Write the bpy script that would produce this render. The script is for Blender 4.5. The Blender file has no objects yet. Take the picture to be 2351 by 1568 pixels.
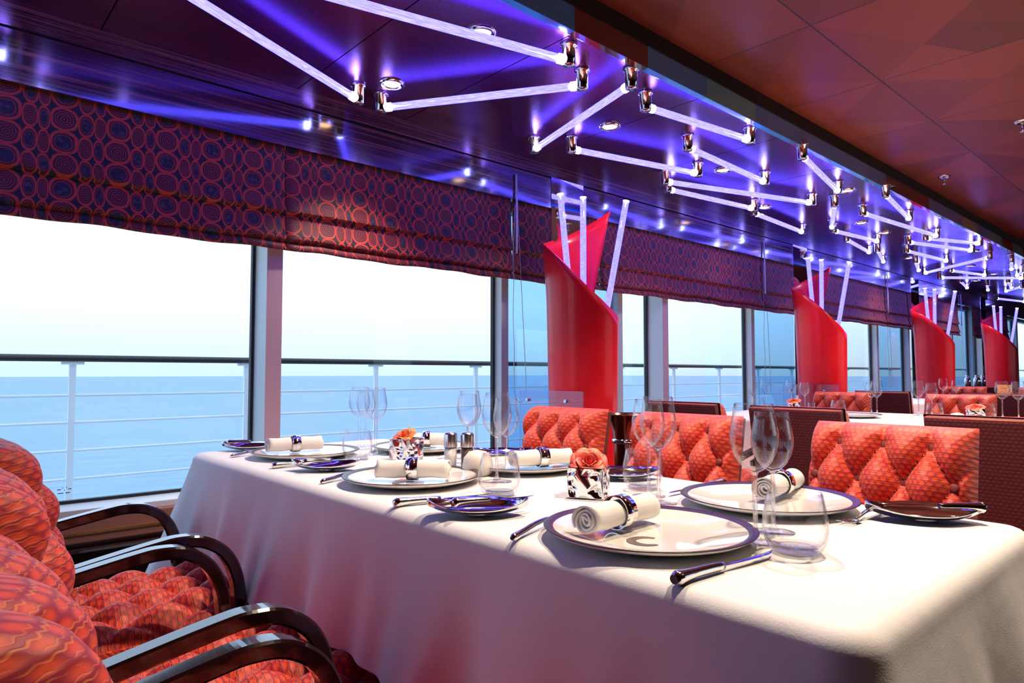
import bpy, bmesh, math, random
from mathutils import Vector, Matrix
random.seed(7)
PI = math.pi
S = bpy.context.scene
COL = S.collection

# ------------------------------------------------------------------ camera
cd = bpy.data.cameras.new('camera'); cam = bpy.data.objects.new('camera', cd); COL.objects.link(cam)
cd.sensor_fit = 'HORIZONTAL'; cd.sensor_width = 36.0; cd.lens = 36.0 * 1535.0 / 2351.0
cd.clip_start = 0.02; cd.clip_end = 5000
cam.location = (0, 0, 1.0)
cam.rotation_euler = (math.radians(90 + 2.7228), 0, math.radians(47.963))
S.camera = cam

# ------------------------------------------------------------------ view + render settings
S.view_settings.view_transform = 'Standard'
try: S.view_settings.look = 'None'
except Exception: pass
S.view_settings.exposure = 0.22
S.view_settings.gamma = 1.0
S.view_settings.use_curve_mapping = False
cy = S.cycles
cy.use_denoising = True
cy.max_bounces = 10; cy.diffuse_bounces = 3; cy.glossy_bounces = 4
cy.transmission_bounces = 8; cy.transparent_max_bounces = 24
cy.caustics_reflective = False; cy.caustics_refractive = False
cy.sample_clamp_indirect = 6.0
cy.blur_glossy = 0.5

# ------------------------------------------------------------------ overcast daylight outside
W = bpy.data.worlds.new('overcast_sky'); S.world = W; W.use_nodes = True
wt = W.node_tree; wt.nodes.clear()
wo = wt.nodes.new('ShaderNodeOutputWorld'); wb = wt.nodes.new('ShaderNodeBackground')
wr = wt.nodes.new('ShaderNodeValToRGB'); wg = wt.nodes.new('ShaderNodeTexCoord'); ws = wt.nodes.new('ShaderNodeSeparateXYZ')
wt.links.new(wg.outputs['Generated'], ws.inputs[0]); wt.links.new(ws.outputs[2], wr.inputs[0])
wr.color_ramp.elements[0].position = 0.0; wr.color_ramp.elements[0].color = (0.40, 0.52, 0.60, 1)
wr.color_ramp.elements[1].position = 0.09; wr.color_ramp.elements[1].color = (0.56, 0.74, 1.0, 1)
wt.links.new(wr.outputs[0], wb.inputs[0]); wb.inputs[1].default_value = 1.75
wt.links.new(wb.outputs[0], wo.inputs[0])

# ------------------------------------------------------------------ warm ceiling spots (the lamps of the room)
def spot(x, y, z, power, size=1.9, blend=0.6, rad=0.025, col=(1.0, 0.80, 0.60), tx=0.0, ty=0.0):
    l = bpy.data.lights.new('downlight_beam', 'SPOT'); l.energy = power; l.color = col
    l.spot_size = size; l.spot_blend = blend; l.shadow_soft_size = rad
    o = bpy.data.objects.new('downlight_beam', l); COL.objects.link(o); o.location = (x, y, z)
    o.rotation_euler = (ty, -tx, 0)
    return o
for (x, y, p) in [(-0.30, 1.38, 48), (-1.15, 1.50, 40), (-0.1, 3.1, 40), (-1.1, 3.35, 48), (-0.2, 4.9, 40),
                  (-1.2, 6.0, 60), (0.8, 7.0, 45), (-1.0, 8.8, 40), (1.0, 2.0, 12), (2.5, 4.5, 60), (2.5, 9.0, 60)]:
    spot(x, y, 2.43, p * 2.7)

# ------------------------------------------------------------------ node helpers
class NT:
    def __init__(s, name):
        s.m = bpy.data.materials.new(name); s.m.use_nodes = True
        s.t = s.m.node_tree; s.t.nodes.clear()
        s.out = s.t.nodes.new('ShaderNodeOutputMaterial')
    def n(s, typ, **k):
        nd = s.t.nodes.new('ShaderNode' + typ)
        for a, b in k.items(): setattr(nd, a, b)
        return nd
    def put(s, sock, v):
        if isinstance(v, bpy.types.NodeSocket): s.t.links.new(v, sock)
        elif v is not None:
            if hasattr(sock, 'default_value') and hasattr(sock.default_value, '__len__') and not hasattr(v, '__len__'): v = [v] * len(sock.default_value)
            if hasattr(v, '__len__') and len(v) == 3 and len(sock.default_value) == 4: v = (*v, 1)
            sock.default_value = v
    def ma(s, op, a, b=None, c=None):
        nd = s.n('Math', operation=op); s.put(nd.inputs[0], a); s.put(nd.inputs[1], b); s.put(nd.inputs[2], c); return nd.outputs[0]
    def mix(s, f, a, b):
        nd = s.n('Mix', data_type='RGBA'); s.put(nd.inputs[0], f); s.put(nd.inputs[6], a); s.put(nd.inputs[7], b); return nd.outputs[2]
    def xyz(s, src='Object', scale=None):
        tc = s.n('TexCoord'); o = tc.outputs[src]
        if scale:
            mp = s.n('Mapping'); s.t.links.new(o, mp.inputs[0]); mp.inputs['Scale'].default_value = scale; o = mp.outputs[0]
        return o
    def sep(s, v):
        nd = s.n('SeparateXYZ'); s.put(nd.inputs[0], v); return nd.outputs
    def comb(s, x, y, z=0.0):
        nd = s.n('CombineXYZ'); s.put(nd.inputs[0], x); s.put(nd.inputs[1], y); s.put(nd.inputs[2], z); return nd.outputs[0]
    def noise(s, v, scale, detail=3, rough=0.5):
        nd = s.n('TexNoise'); s.put(nd.inputs['Vector'], v); nd.inputs['Scale'].default_value = scale
        nd.inputs['Detail'].default_value = detail; nd.inputs['Roughness'].default_value = rough; return nd.outputs[0]
    def ramp(s, f, *st):
        nd = s.n('ValToRGB'); s.put(nd.inputs[0], f); e = nd.color_ramp.elements
        while len(e) < len(st): e.new(0.5)
        for k, (p, c) in enumerate(st): e[k].position = p; e[k].color = (*c, 1)
        return nd.outputs[0]
    def step(s, v, lo, hi):
        nd = s.n('MapRange', interpolation_type='SMOOTHSTEP'); s.put(nd.inputs[0], v); nd.inputs[1].default_value = lo; nd.inputs[2].default_value = hi; return nd.outputs[0]
    def bump(s, h, st=0.3, d=0.01):
        nd = s.n('Bump'); nd.inputs['Strength'].default_value = st; nd.inputs['Distance'].default_value = d; s.put(nd.inputs['Height'], h); return nd.outputs[0]
    def pbr(s, col=(.8, .8, .8), rough=.5, metal=0., normal=None, **k):
        b = s.n('BsdfPrincipled'); s.put(b.inputs['Base Color'], col); s.put(b.inputs['Roughness'], rough); s.put(b.inputs['Metallic'], metal)
        if normal is not None: s.put(b.inputs['Normal'], normal)
        for a, v in k.items(): s.put(b.inputs[a.replace('_', ' ')], v)
        s.t.links.new(b.outputs[0], s.out.inputs[0]); return b
    def surf(s, sh): s.t.links.new(sh, s.out.inputs[0])

def plain(name, col, rough=.5, metal=0., **k):
    n = NT(name); n.pbr(col, rough, metal, **k); return n.m
def emit(name, col, st):
    n = NT(name); e = n.n('Emission'); e.inputs[0].default_value = (*col, 1); e.inputs[1].default_value = st; n.surf(e.outputs[0]); return n.m

M = {}
# --- simple ones
M['chrome'] = plain('polished_chrome', (.82, .82, .84), .06, 1.)
M['silver'] = plain('silver_cutlery', (.78, .77, .76), .10, 1.)
M['steel'] = plain('brushed_steel', (.70, .66, .64), .22, 1.)
M['copper'] = plain('dark_copper', (.42, .17, .12), .16, 1.)
M['rubber'] = plain('black_gasket', (.012, .012, .014), .5)
M['lacquer'] = plain('dark_lacquered_wood', (.010, .003, .004), .10, 0., Coat_Weight=.8, Coat_Roughness=.04)
M['black'] = plain('matt_black_trim', (.006, .003, .003), .7)
M['paint_white'] = plain('white_painted_metal', (.93, .95, .97), .4)
M['rail_dark'] = plain('dark_teak_rail', (.05, .045, .045), .35)
M['mullion_grey'] = plain('grey_aluminium', (.74, .77, .75), .35, .0)
M['mullion_pink'] = plain('satin_rose_aluminium', (.76, .52, .60), .3, .1)
M['sill'] = plain('brown_sill_laminate', (.38, .15, .10), .35)
M['gold'] = plain('gold_strip', (.95, .48, .14), .25, .9)
M['carpet'] = plain('dark_red_carpet', (.05, .012, .014), .95)
M['salt'] = plain('white_salt', (.85, .82, .8), .8)
M['pepper'] = plain('ground_pepper', (.12, .07, .04), .9)
M['cream'] = plain('cream_frosted_glass', (.86, .78, .7), .45, Subsurface_Weight=.2)
M['porcelain'] = plain('white_porcelain', (.80, .77, .73), .07, Coat_Weight=.5)
M['platinum'] = plain('dark_platinum_band', (.055, .026, .022), .3, .0)
M['emblem'] = plain('bronze_grey_emblem', (.17, .12, .10), .3, .4)
M['stem'] = plain('green_stem', (.30, .42, .05), .5)
M['leaf'] = plain('dark_green_leaf', (.03, .10, .04), .5)
M['deck'] = plain('pale_deck', (.42, .50, .56), .7)
M['table'] = plain('table_laminate', (.2, .1, .06), .5)
M['card'] = plain('orange_menu_card', (.80, .34, .12), .6)
M['card_line'] = plain('red_print', (.5, .08, .03), .6)
M['shade'] = plain('white_lampshade', (.8, .75, .8), .8)
M['olive'] = plain('olive_gold_tile', (.16, .15, .02), .3)
M['goldbox'] = plain('gold_box', (.55, .34, .05), .35, .4)
M['wall_dark'] = plain('dark_plum_wall', (.03, .008, .03), .3)
M['wall_warm'] = plain('warm_wood_wall', (.22, .06, .03), .35)
M['wall_outer'] = plain('ship_white_paint', (.7, .73, .76), .6)
M['lamp_hot'] = emit('warm_lamp', (1.0, .55, .26), 9)
M['tube_cap'] = emit('tube_end_light', (.22, .24, 1.0), 48)

def tube_mat(name, st):
    n = NT(name)
    v = n.xyz('Object', (14, 120, 120)); f = n.noise(v, 1.6, 4)
    c = n.ramp(f, (.25, (.050, .040, 1.0)), (.50, (.072, .063, 1.0)), (.75, (.11, .10, 1.0)))
    e = n.n('Emission'); n.put(e.inputs[0], c); e.inputs[1].default_value = st
    g = n.n('BsdfGlossy'); g.inputs['Roughness'].default_value = .08
    mx = n.n('MixShader'); mx.inputs[0].default_value = .12
    n.t.links.new(e.outputs[0], mx.inputs[1]); n.t.links.new(g.outputs[0], mx.inputs[2]); n.surf(mx.outputs[0]); return n.m
M['tube'] = tube_mat('lit_acrylic_tube', 8.5)
M['tube_soft'] = tube_mat('lit_acrylic_rod', 7.0)

def thin_glass(name, tint, edge, base=.05, rough=0.0):
    n = NT(name); lw = n.n('LayerWeight'); lw.inputs[0].default_value = .5
    f = n.ma('POWER', lw.outputs['Facing'], 3.2)
    f = n.ma('ADD', n.ma('MULTIPLY', f, edge), base)
    tr = n.n('BsdfTransparent'); n.put(tr.inputs[0], n.mix(n.ma('POWER', lw.outputs['Facing'], 2.5), tint, tuple(c * .93 for c in tint)))
    gl = n.n('BsdfGlossy'); gl.inputs['Roughness'].default_value = rough
    mx = n.n('MixShader'); n.put(mx.inputs[0], f); n.t.links.new(tr.outputs[0], mx.inputs[1]); n.t.links.new(gl.outputs[0], mx.inputs[2])
    n.surf(mx.outputs[0]); return n.m
M['glass'] = thin_glass('clear_crystal', (.995, .995, 1.0), .9, .028)
M['pane'] = thin_glass('window_pane', (.97, .985, .99), .5, .025)
M['pane_blue'] = thin_glass('tinted_window_pane', (.58, .74, .86), .5, .05)
M['screen'] = thin_glass('clear_glass_screen', (.90, .88, .96), .5, .10)
M['mirror'] = plain('mirror_cladding', (.75, .72, .85), .03, 1.)
n = NT('solid_crystal'); g = n.n('BsdfGlass'); g.inputs['IOR'].default_value = 1.48; g.inputs['Roughness'].default_value = 0
t = n.n('BsdfTransparent'); mx = n.n('MixShader'); mx.inputs[0].default_value = .35
n.t.links.new(t.outputs[0], mx.inputs[1]); n.t.links.new(g.outputs[0], mx.inputs[2]); n.surf(mx.outputs[0]); M['crystal'] = n.m

# --- red lacquered column shell
n = NT('red_lacquer_shell'); v = n.xyz('Object'); f = n.noise(v, 7, 4)
n.pbr(n.ramp(f, (.3, (.82, .010, .022)), (.7, (.95, .018, .034))), .30, 0., Specular_IOR_Level=.3, Coat_Weight=.12, Coat_Roughness=.06); M['red'] = n.m

# --- brushed purple ceiling
n = NT('brushed_wine_metal_ceiling'); v = n.xyz('Object'); x, y, z = n.sep(v)
st = n.noise(n.comb(n.ma('MULTIPLY', x, 2.0), n.ma('MULTIPLY', y, 90.0), 0.0), 3, 4)
dots = n.ma('MULTIPLY', n.ma('SINE', n.ma('MULTIPLY', x, 900.)), n.ma('SINE', n.ma('MULTIPLY', y, 900.)))
mott = n.noise(v, 1.2, 3)
n.pbr(n.ramp(mott, (.35, (.17, .035, .12)), (.7, (.28, .06, .21))), .22, .85, n.bump(n.ma('ADD', n.ma('MULTIPLY', dots, .5), st), .10, .002)); M['purple'] = n.m

# --- glossy striped wood board
n = NT('glossy_striped_ebony'); v = n.xyz('Object'); x, y, z = n.sep(v)
a = n.noise(n.comb(n.ma('MULTIPLY', y, .9), n.ma('MULTIPLY', z, 150.), n.ma('MULTIPLY', x, 30.)), 1.0, 4, .6)
b = n.noise(n.comb(n.ma('MULTIPLY', y, .5), n.ma('MULTIPLY', z, 40.), n.ma('MULTIPLY', x, 30.)), 1.0, 2)
f = n.ma('ADD', n.ma('MULTIPLY', a, .7), n.ma('MULTIPLY', b, .3))
n.pbr(n.ramp(f, (.40, (.012, .003, .008)), (.52, (.10, .02, .03)), (.66, (.34, .10, .07))), n.ramp(f, (.4, (.10,) * 3), (.6, (.20,) * 3)), .0, Coat_Weight=1., Coat_Roughness=.10, Coat_IOR=2.0); M['wood'] = n.m

# --- orange ceiling of triangles
n = NT('terracotta_triangle_ceiling'); v = n.xyz('Object'); x, y, z = n.sep(v)
P = .792
p = n.ma('DIVIDE', n.ma('ADD', x, 1.19), P); q = n.ma('DIVIDE', n.ma('SUBTRACT', y, 2.75), P)
fp = n.ma('FRACT', p); fq = n.ma('FRACT', q)
d1 = n.ma('GREATER_THAN', fp, fq); d2 = n.ma('GREATER_THAN', n.ma('ADD', fp, fq), 1.0)
d3 = n.ma('GREATER_THAN', n.ma('MULTIPLY', fp, 2.0), fq)
wn = n.n('TexWhiteNoise'); wn.noise_dimensions = '3D'
n.put(wn.inputs[0], n.comb(n.ma('FLOOR', p), n.ma('FLOOR', q), n.ma('ADD', n.ma('ADD', d1, n.ma('MULTIPLY', d2, 2.)), n.ma('MULTIPLY', d3, 5.))))
lnp = n.ma('LESS_THAN', n.ma('ABSOLUTE', n.ma('SUBTRACT', n.ma('FRACT', n.ma('ADD', p, .5)), .5)), .0045)
lnq = n.ma('LESS_THAN', n.ma('ABSOLUTE', n.ma('SUBTRACT', n.ma('FRACT', n.ma('ADD', q, .5)), .5)), .004)
ln = n.ma('MAXIMUM', lnp, lnq)
c = n.ramp(wn.outputs[0], (.0, (.19, .034, .018)), (.5, (.28, .050, .023)), (1., (.37, .070, .028)))
c = n.mix(ln, c, (.03, .006, .005))
n.pbr(c, .42, .25, n.bump(n.noise(v, 260, 1), .08, .002)); M['orange'] = n.m

# --- fascia, with blue, brown and grey reflections painted into its colour
n = NT('fascia_painted_reflections'); v = n.xyz('Object'); x, y, z = n.sep(v)
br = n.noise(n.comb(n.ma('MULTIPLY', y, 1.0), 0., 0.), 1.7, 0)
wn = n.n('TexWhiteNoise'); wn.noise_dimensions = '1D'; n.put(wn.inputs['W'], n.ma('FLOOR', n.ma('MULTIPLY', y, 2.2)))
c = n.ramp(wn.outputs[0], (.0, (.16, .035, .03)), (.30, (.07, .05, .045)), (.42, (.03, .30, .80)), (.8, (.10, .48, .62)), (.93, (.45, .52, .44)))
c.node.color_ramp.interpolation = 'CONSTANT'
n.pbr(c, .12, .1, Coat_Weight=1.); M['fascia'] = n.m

# --- roman blind weave of ringed ovals
n = NT('oval_ring_jacquard'); v = n.xyz('Object'); x, y, z = n.sep(v)
wob = n.noise(v, 9, 2)
yy = n.ma('ADD', y, n.ma('MULTIPLY', wob, .018)); zz = n.ma('ADD', z, n.ma('MULTIPLY', wob, .014))
u_ = n.ma('DIVIDE', yy, .174); fu = n.ma('FRACT', u_)
b1 = n.ma('GREATER_THAN', fu, .50); b2 = n.ma('GREATER_THAN', fu, .78)
lo = n.ma('ADD', n.ma('MULTIPLY', b1, .50), n.ma('MULTIPLY', b2, .28))
wd = n.ma('SUBTRACT', n.ma('SUBTRACT', .50, n.ma('MULTIPLY', b1, .22)), n.ma('MULTIPLY', b2, .06))
s_ = n.ma('SUBTRACT', n.ma('MULTIPLY', n.ma('DIVIDE', n.ma('SUBTRACT', fu, lo), wd), 2.), 1.)
r_ = n.ma('ADD', n.ma('DIVIDE', zz, .088), n.ma('MULTIPLY', b1, .12)); rr = n.ma('SUBTRACT', n.ma('MULTIPLY', n.ma('FRACT', r_), 2.), 1.)
d = n.ma('POWER', n.ma('ADD', n.ma('POWER', n.ma('ABSOLUTE', s_), 2.3), n.ma('POWER', n.ma('ABSOLUTE', rr), 2.3)), .435)
d = n.ma('ADD', d, n.ma('MULTIPLY', n.ma('SUBTRACT', n.noise(v, 38, 2), .5), .16))
par = n.ma('MODULO', n.ma('ADD', n.ma('ADD', n.ma('FLOOR', u_), n.ma('FLOOR', r_)), n.ma('ADD', b1, n.ma('MULTIPLY', b2, 1.))), 2.)
rings = n.step(n.ma('SINE', n.ma('MULTIPLY', d, 32.)), -.1, .5)
outer = n.ma('MULTIPLY', n.step(d, .80, .86), n.ma('SUBTRACT', 1., n.step(d, .98, 1.06)))
inside = n.ma('SUBTRACT', 1., n.step(d, .9, .98))
hole = n.ma('MULTIPLY', n.ma('SUBTRACT', 1., n.step(d, .50, .56)), n.ma('GREATER_THAN', par, .5))
cc = n.mix(n.ma('MULTIPLY', inside, 1.0), (.010, .004, .014), n.mix(rings, (.030, .003, .012), (.34, .026, .022)))
cc = n.mix(hole, cc, n.mix(n.step(n.noise(v, 55, 2), .5, .6), (.012, .008, .03), (.06, .04, .06)))
cc = n.mix(outer, cc, (.62, .050, .022))
n.pbr(cc, .55, 0., n.bump(n.ma('ADD', outer, rings), .25, .002), Sheen_Weight=.15); M['blind'] = n.m

# --- tufted upholstery
def upholstery(name, lo, hi, line, rough=.55, src='Object'):
    n = NT(name); v = n.xyz(src); x, y, z = n.sep(v)
    vv = n.ma('DIVIDE', n.ma('ADD', n.ma('ADD', y, z), n.ma('MULTIPLY', n.noise(v, 30, 1), .003)), .0125)
    row = n.ma('FLOOR', vv); fv = n.ma('FRACT', vv)
    uu = n.ma('ADD', n.ma('DIVIDE', x, .0155), n.ma('MULTIPLY', n.ma('MODULO', row, 2.), .5)); fu = n.ma('SUBTRACT', n.ma('FRACT', uu), .5)
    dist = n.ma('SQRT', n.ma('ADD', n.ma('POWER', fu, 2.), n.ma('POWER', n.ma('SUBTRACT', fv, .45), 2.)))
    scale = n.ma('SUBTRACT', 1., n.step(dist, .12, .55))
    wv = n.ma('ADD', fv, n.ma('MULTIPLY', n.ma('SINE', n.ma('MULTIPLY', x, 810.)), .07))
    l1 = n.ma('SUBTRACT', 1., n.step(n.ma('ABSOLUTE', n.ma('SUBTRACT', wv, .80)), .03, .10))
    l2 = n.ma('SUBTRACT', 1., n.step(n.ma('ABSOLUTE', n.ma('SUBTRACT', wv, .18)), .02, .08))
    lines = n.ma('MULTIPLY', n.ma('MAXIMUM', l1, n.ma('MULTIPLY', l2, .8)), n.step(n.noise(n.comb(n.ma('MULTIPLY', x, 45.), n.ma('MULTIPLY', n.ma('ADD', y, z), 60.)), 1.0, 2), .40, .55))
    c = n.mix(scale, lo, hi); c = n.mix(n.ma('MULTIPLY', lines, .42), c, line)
    n.pbr(c, rough, 0., n.bump(n.ma('ADD', n.ma('MULTIPLY', scale, .7), n.ma('MULTIPLY', lines, .2)), .38, .003), Sheen_Weight=.12, Sheen_Roughness=.5); return n.m
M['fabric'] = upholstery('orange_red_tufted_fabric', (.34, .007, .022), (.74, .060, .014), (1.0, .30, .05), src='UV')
M['fabric_plain'] = upholstery('orange_red_fabric', (.34, .007, .022), (.74, .060, .014), (1.0, .30, .05))
M['fabric_back'] = upholstery('dark_red_woven_back', (.075, .004, .010), (.15, .010, .014), (.20, .02, .02), .6)
M['button'] = plain('dark_fabric_button', (.16, .018, .014), .6)
M['highlight'] = plain('orange_edge_highlight', (.55, .07, .03), .6)

# --- linen
n = NT('white_linen_cloth'); v = n.xyz('Object')
we = n.noise(v, 420, 2)
n.pbr((.80, .78, .79), .8, 0., n.bump(n.ma('ADD', n.ma('MULTIPLY', we, .05), n.noise(v, 6, 3)), .22, .02), Sheen_Weight=.1); M['linen'] = n.m
n = NT('white_napkin'); v = n.xyz('Object'); n.pbr((.78, .75, .74), .85, 0., n.bump(n.noise(v, 40, 3), .2, .004)); M['napkin'] = n.m

# --- rose petals
def rose_mat(name, a, b):
    n = NT(name); v = n.xyz('Object'); f = n.noise(v, 30, 2); n.pbr(n.ramp(f, (.35, a), (.65, b)), .5, Subsurface_Weight=.15, Sheen_Weight=.2); return n.m
M['rose_pink'] = rose_mat('coral_rose_petal', (.80, .07, .06), (.95, .20, .10))
M['rose_orange'] = rose_mat('orange_rose_petal', (.85, .06, .03), (1.0, .26, .03))

# --- sea
n = NT('calm_blue_sea'); v = n.xyz('Object'); x, y, z = n.sep(v)
f = n.noise(n.comb(n.ma('MULTIPLY', x, .5), n.ma('MULTIPLY', y, .10), 0.), 1.0, 5, .6)
big = n.noise(n.comb(n.ma('MULTIPLY', x, .03), n.ma('MULTIPLY', y, .008), 0.), 1.0, 3)
n.pbr(n.mix(big, n.ramp(f, (.3, (.13, .27, .44)), (.7, (.27, .41, .56))), (.26, .41, .57)), .55, 0., n.bump(f, .6, .6)); M['sea'] = n.m

# ------------------------------------------------------------------ mesh helpers
def box(bm, x0, x1, y0, y1, z0, z1, mi=0, bev=0.0):
    vs = [bm.verts.new(p) for p in [(x0, y0, z0), (x1, y0, z0), (x1, y1, z0), (x0, y1, z0), (x0, y0, z1), (x1, y0, z1), (x1, y1, z1), (x0, y1, z1)]]
    fs = [bm.faces.new([vs[i] for i in q]) for q in [(3, 2, 1, 0), (4, 5, 6, 7), (0, 1, 5, 4), (1, 2, 6, 5), (2, 3, 7, 6), (3, 0, 4, 7)]]
    for f in fs: f.material_index = mi
    if bev > 0:
        es = list({e for f in fs for e in f.edges}); bmesh.ops.bevel(bm, geom=es, offset=bev, segments=2, affect='EDGES', profile=.7)
def frame_of(d):
    d = Vector(d).normalized(); a = Vector((0, 0, 1)) if abs(d.z) < .9 else Vector((1, 0, 0))
    s = d.cross(a).normalized(); return s, d.cross(s).normalized()
def cyl(bm, p0, p1, r0, r1=None, seg=16, mi=0, cap=True):
    r1 = r0 if r1 is None else r1; p0 = Vector(p0); p1 = Vector(p1); s, t = frame_of(p1 - p0)
    A = [bm.verts.new(p0 + (s * math.cos(2 * PI * k / seg) + t * math.sin(2 * PI * k / seg)) * r0) for k in range(seg)]
    B = [bm.verts.new(p1 + (s * math.cos(2 * PI * k / seg) + t * math.sin(2 * PI * k / seg)) * r1) for k in range(seg)]
    fs = [bm.faces.new([A[k], A[(k + 1) % seg], B[(k + 1) % seg], B[k]]) for k in range(seg)]
    if cap: fs += [bm.faces.new(A[::-1]), bm.faces.new(B)]
    for f in fs: f.material_index = mi; f.smooth = len(f.verts) == 4
def lathe(bm, prof, seg=40, mi=0, c=(0, 0, 0)):
    rings = []
    for r, z in prof:
        if r < 1e-5: rings.append([bm.verts.new((c[0], c[1], c[2] + z))])
        else: rings.append([bm.verts.new((c[0] + r * math.cos(2 * PI * k / seg), c[1] + r * math.sin(2 * PI * k / seg), c[2] + z)) for k in range(seg)])
    for a, b in zip(rings, rings[1:]):
        for k in range(seg):
            k2 = (k + 1) % seg
            q = ([a[0]] if len(a) == 1 else [a[k], a[k2]]) + ([b[0]] if len(b) == 1 else [b[k2], b[k]])
            if len(q) > 2:
                f = bm.faces.new(q); f.smooth = True; f.material_index = mi
def sweep(bm, path, w, h, normal_x=True, mi=0, bev=.003):
    """rectangular bar along a path lying in a y-z plane; w is across x, h is thickness"""
    n = len(path); rings = []
    for i, p in enumerate(path):
        p = Vector(p); a = Vector(path[max(i - 1, 0)]); b = Vector(path[min(i + 1, n - 1)]); t = (b - a).normalized()
        nn = Vector((1, 0, 0)).cross(t).normalized(); X = Vector((1, 0, 0)); ring = []
        for sx, sn in [(-1, -1), (-.8, -1), (.8, -1), (1, -1), (1, .8), (.8, 1), (-.8, 1), (-1, .8)] if False else [(-1, -.7), (-.8, -1), (.8, -1), (1, -.7), (1, .7), (.8, 1), (-.8, 1), (-1, .7)]:
            ring.append(bm.verts.new(p + X * sx * w / 2 + nn * sn * h / 2))
        rings.append(ring)
    for a, b in zip(rings, rings[1:]):
        for k in range(8):
            f = bm.faces.new([a[k], a[(k + 1) % 8], b[(k + 1) % 8], b[k]]); f.material_index = mi
    bm.faces.new(rings[0][::-1]); bm.faces.new(rings[-1])
def curve_pts(P, n=8):
    out = []
    P = [Vector(p) for p in P]
    for i in range(len(P) - 1):
        p0 = P[max(i - 1, 0)]; p1 = P[i]; p2 = P[i + 1]; p3 = P[min(i + 2, len(P) - 1)]
        for k in range(n):
            t = k / n
            out.append(.5 * ((2 * p1) + (p2 - p0) * t + (2 * p0 - 5 * p1 + 4 * p2 - p3) * t * t + (3 * p1 - p0 - 3 * p2 + p3) * t ** 3))
    out.append(P[-1]); return out
def tubepath(bm, pts, r, seg=8, mi=0):
    rings = []; pts = [Vector(p) for p in pts]; s = None
    for i, p in enumerate(pts):
        d = (pts[min(i + 1, len(pts) - 1)] - pts[max(i - 1, 0)]).normalized()
        if s is None: s, t = frame_of(d)
        s = (s - d * s.dot(d)).normalized(); t = d.cross(s)
        rad = r[i] if hasattr(r, '__len__') else r
        rings.append([bm.verts.new(p + (s * math.cos(2 * PI * k / seg) + t * math.sin(2 * PI * k / seg)) * rad) for k in range(seg)])
    for a, b in zip(rings, rings[1:]):
        for k in range(seg):
            f = bm.faces.new([a[k], a[(k + 1) % seg], b[(k + 1) % seg], b[k]]); f.smooth = True; f.material_index = mi
    bm.faces.new(rings[0][::-1]); bm.faces.new(rings[-1])
def obj(name, bm, mats, parent=None, loc=None, rot=None, smooth=None, weld=False):
    bmesh.ops.recalc_face_normals(bm, faces=bm.faces)
    if smooth:
        for f in bm.faces: f.smooth = True
    me = bpy.data.meshes.new(name); bm.to_mesh(me); bm.free()
    for m in (mats if isinstance(mats, (list, tuple)) else [mats]): me.materials.append(M[m])
    o = bpy.data.objects.new(name, me); COL.objects.link(o)
    if parent: o.parent = parent
    if loc: o.location = loc
    if rot: o.rotation_euler = rot
    return o
def BM(): return bmesh.new()
def thing(name, label, cat, loc=(0, 0, 0), rotz=0., group=None):
    o = bpy.data.objects.new(name, None); COL.objects.link(o); o.empty_display_size = .05
    o.location = loc; o.rotation_euler = (0, 0, rotz); return tag(o, label, cat, group)
def tag(o, label, cat, group=None):
    o['label'] = label; o['category'] = cat
    if group: o['group'] = group
    return o
def struct(name, bm, mats, parent=None, smooth=None):
    o = obj(name, bm, mats, parent, smooth=smooth)
    if parent is None: o['kind'] = 'structure'
    return o
def dup(root, loc, rotz, label, group=None, name=None):
    r = root.copy(); COL.objects.link(r); r.location = loc; r.rotation_euler = (0, 0, rotz); r['label'] = label
    if group: r['group'] = group
    def rec(a, b):
        for ch in list(a.children):
            if ch.parent is not a: continue
            c = ch.copy(); COL.objects.link(c); c.parent = b; rec(ch, c)
    rec(root, r); return r

# ================================================================== SETTING
Y0, Y1, XR = -1.9, 17.0, 6.0
XB = -2.88; XG = -3.07
bm = BM(); box(bm, -3.1, XR, Y0, Y1, -.05, 0); struct('floor', bm, 'carpet')
bm = BM(); box(bm, -1.66, XR, Y0, Y1, 2.45, 2.5); struct('ceiling', bm, 'orange')
# wine coloured metal ceiling strip with panel joints
bm = BM()
ys = [Y0, -1.0, .5, 1.28, 1.85, 2.74, 3.53, 4.33, 5.12, 5.92, 6.71, 7.5, 8.3, 9.1, 9.9, 10.7, 11.5, 12.3, 13.1, 14., 15., 16., Y1]
for a, b in zip(ys, ys[1:]): box(bm, -3.1, -1.70, a + .0025, b - .0025, 2.30, 2.34)
struct('ceiling_over_windows', bm, 'purple')
bm = BM(); box(bm, -3.1, -1.7, Y0, Y1, 2.345, 2.5); struct('trim_ceiling_void', bm, 'black')
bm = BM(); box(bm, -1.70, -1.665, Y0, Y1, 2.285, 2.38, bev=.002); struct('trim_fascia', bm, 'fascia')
bm = BM(); box(bm, -1.70, -1.66, Y0, Y1, 2.38, 2.45); struct('trim_shadow_gap', bm, 'black')
# glossy wood header in two boards with a dark groove
bm = BM(); box(bm, -2.93, XB, Y0, Y1, 2.218, 2.30); struct('trim_header_upper', bm, 'wood')
bm = BM(); box(bm, -2.93, XB, Y0, Y1, 2.022, 2.208); struct('trim_header_lower', bm, 'wood')
bm = BM(); box(bm, -2.95, -2.895, Y0, Y1, 2.208, 2.218); struct('trim_groove', bm, 'black')
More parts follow.
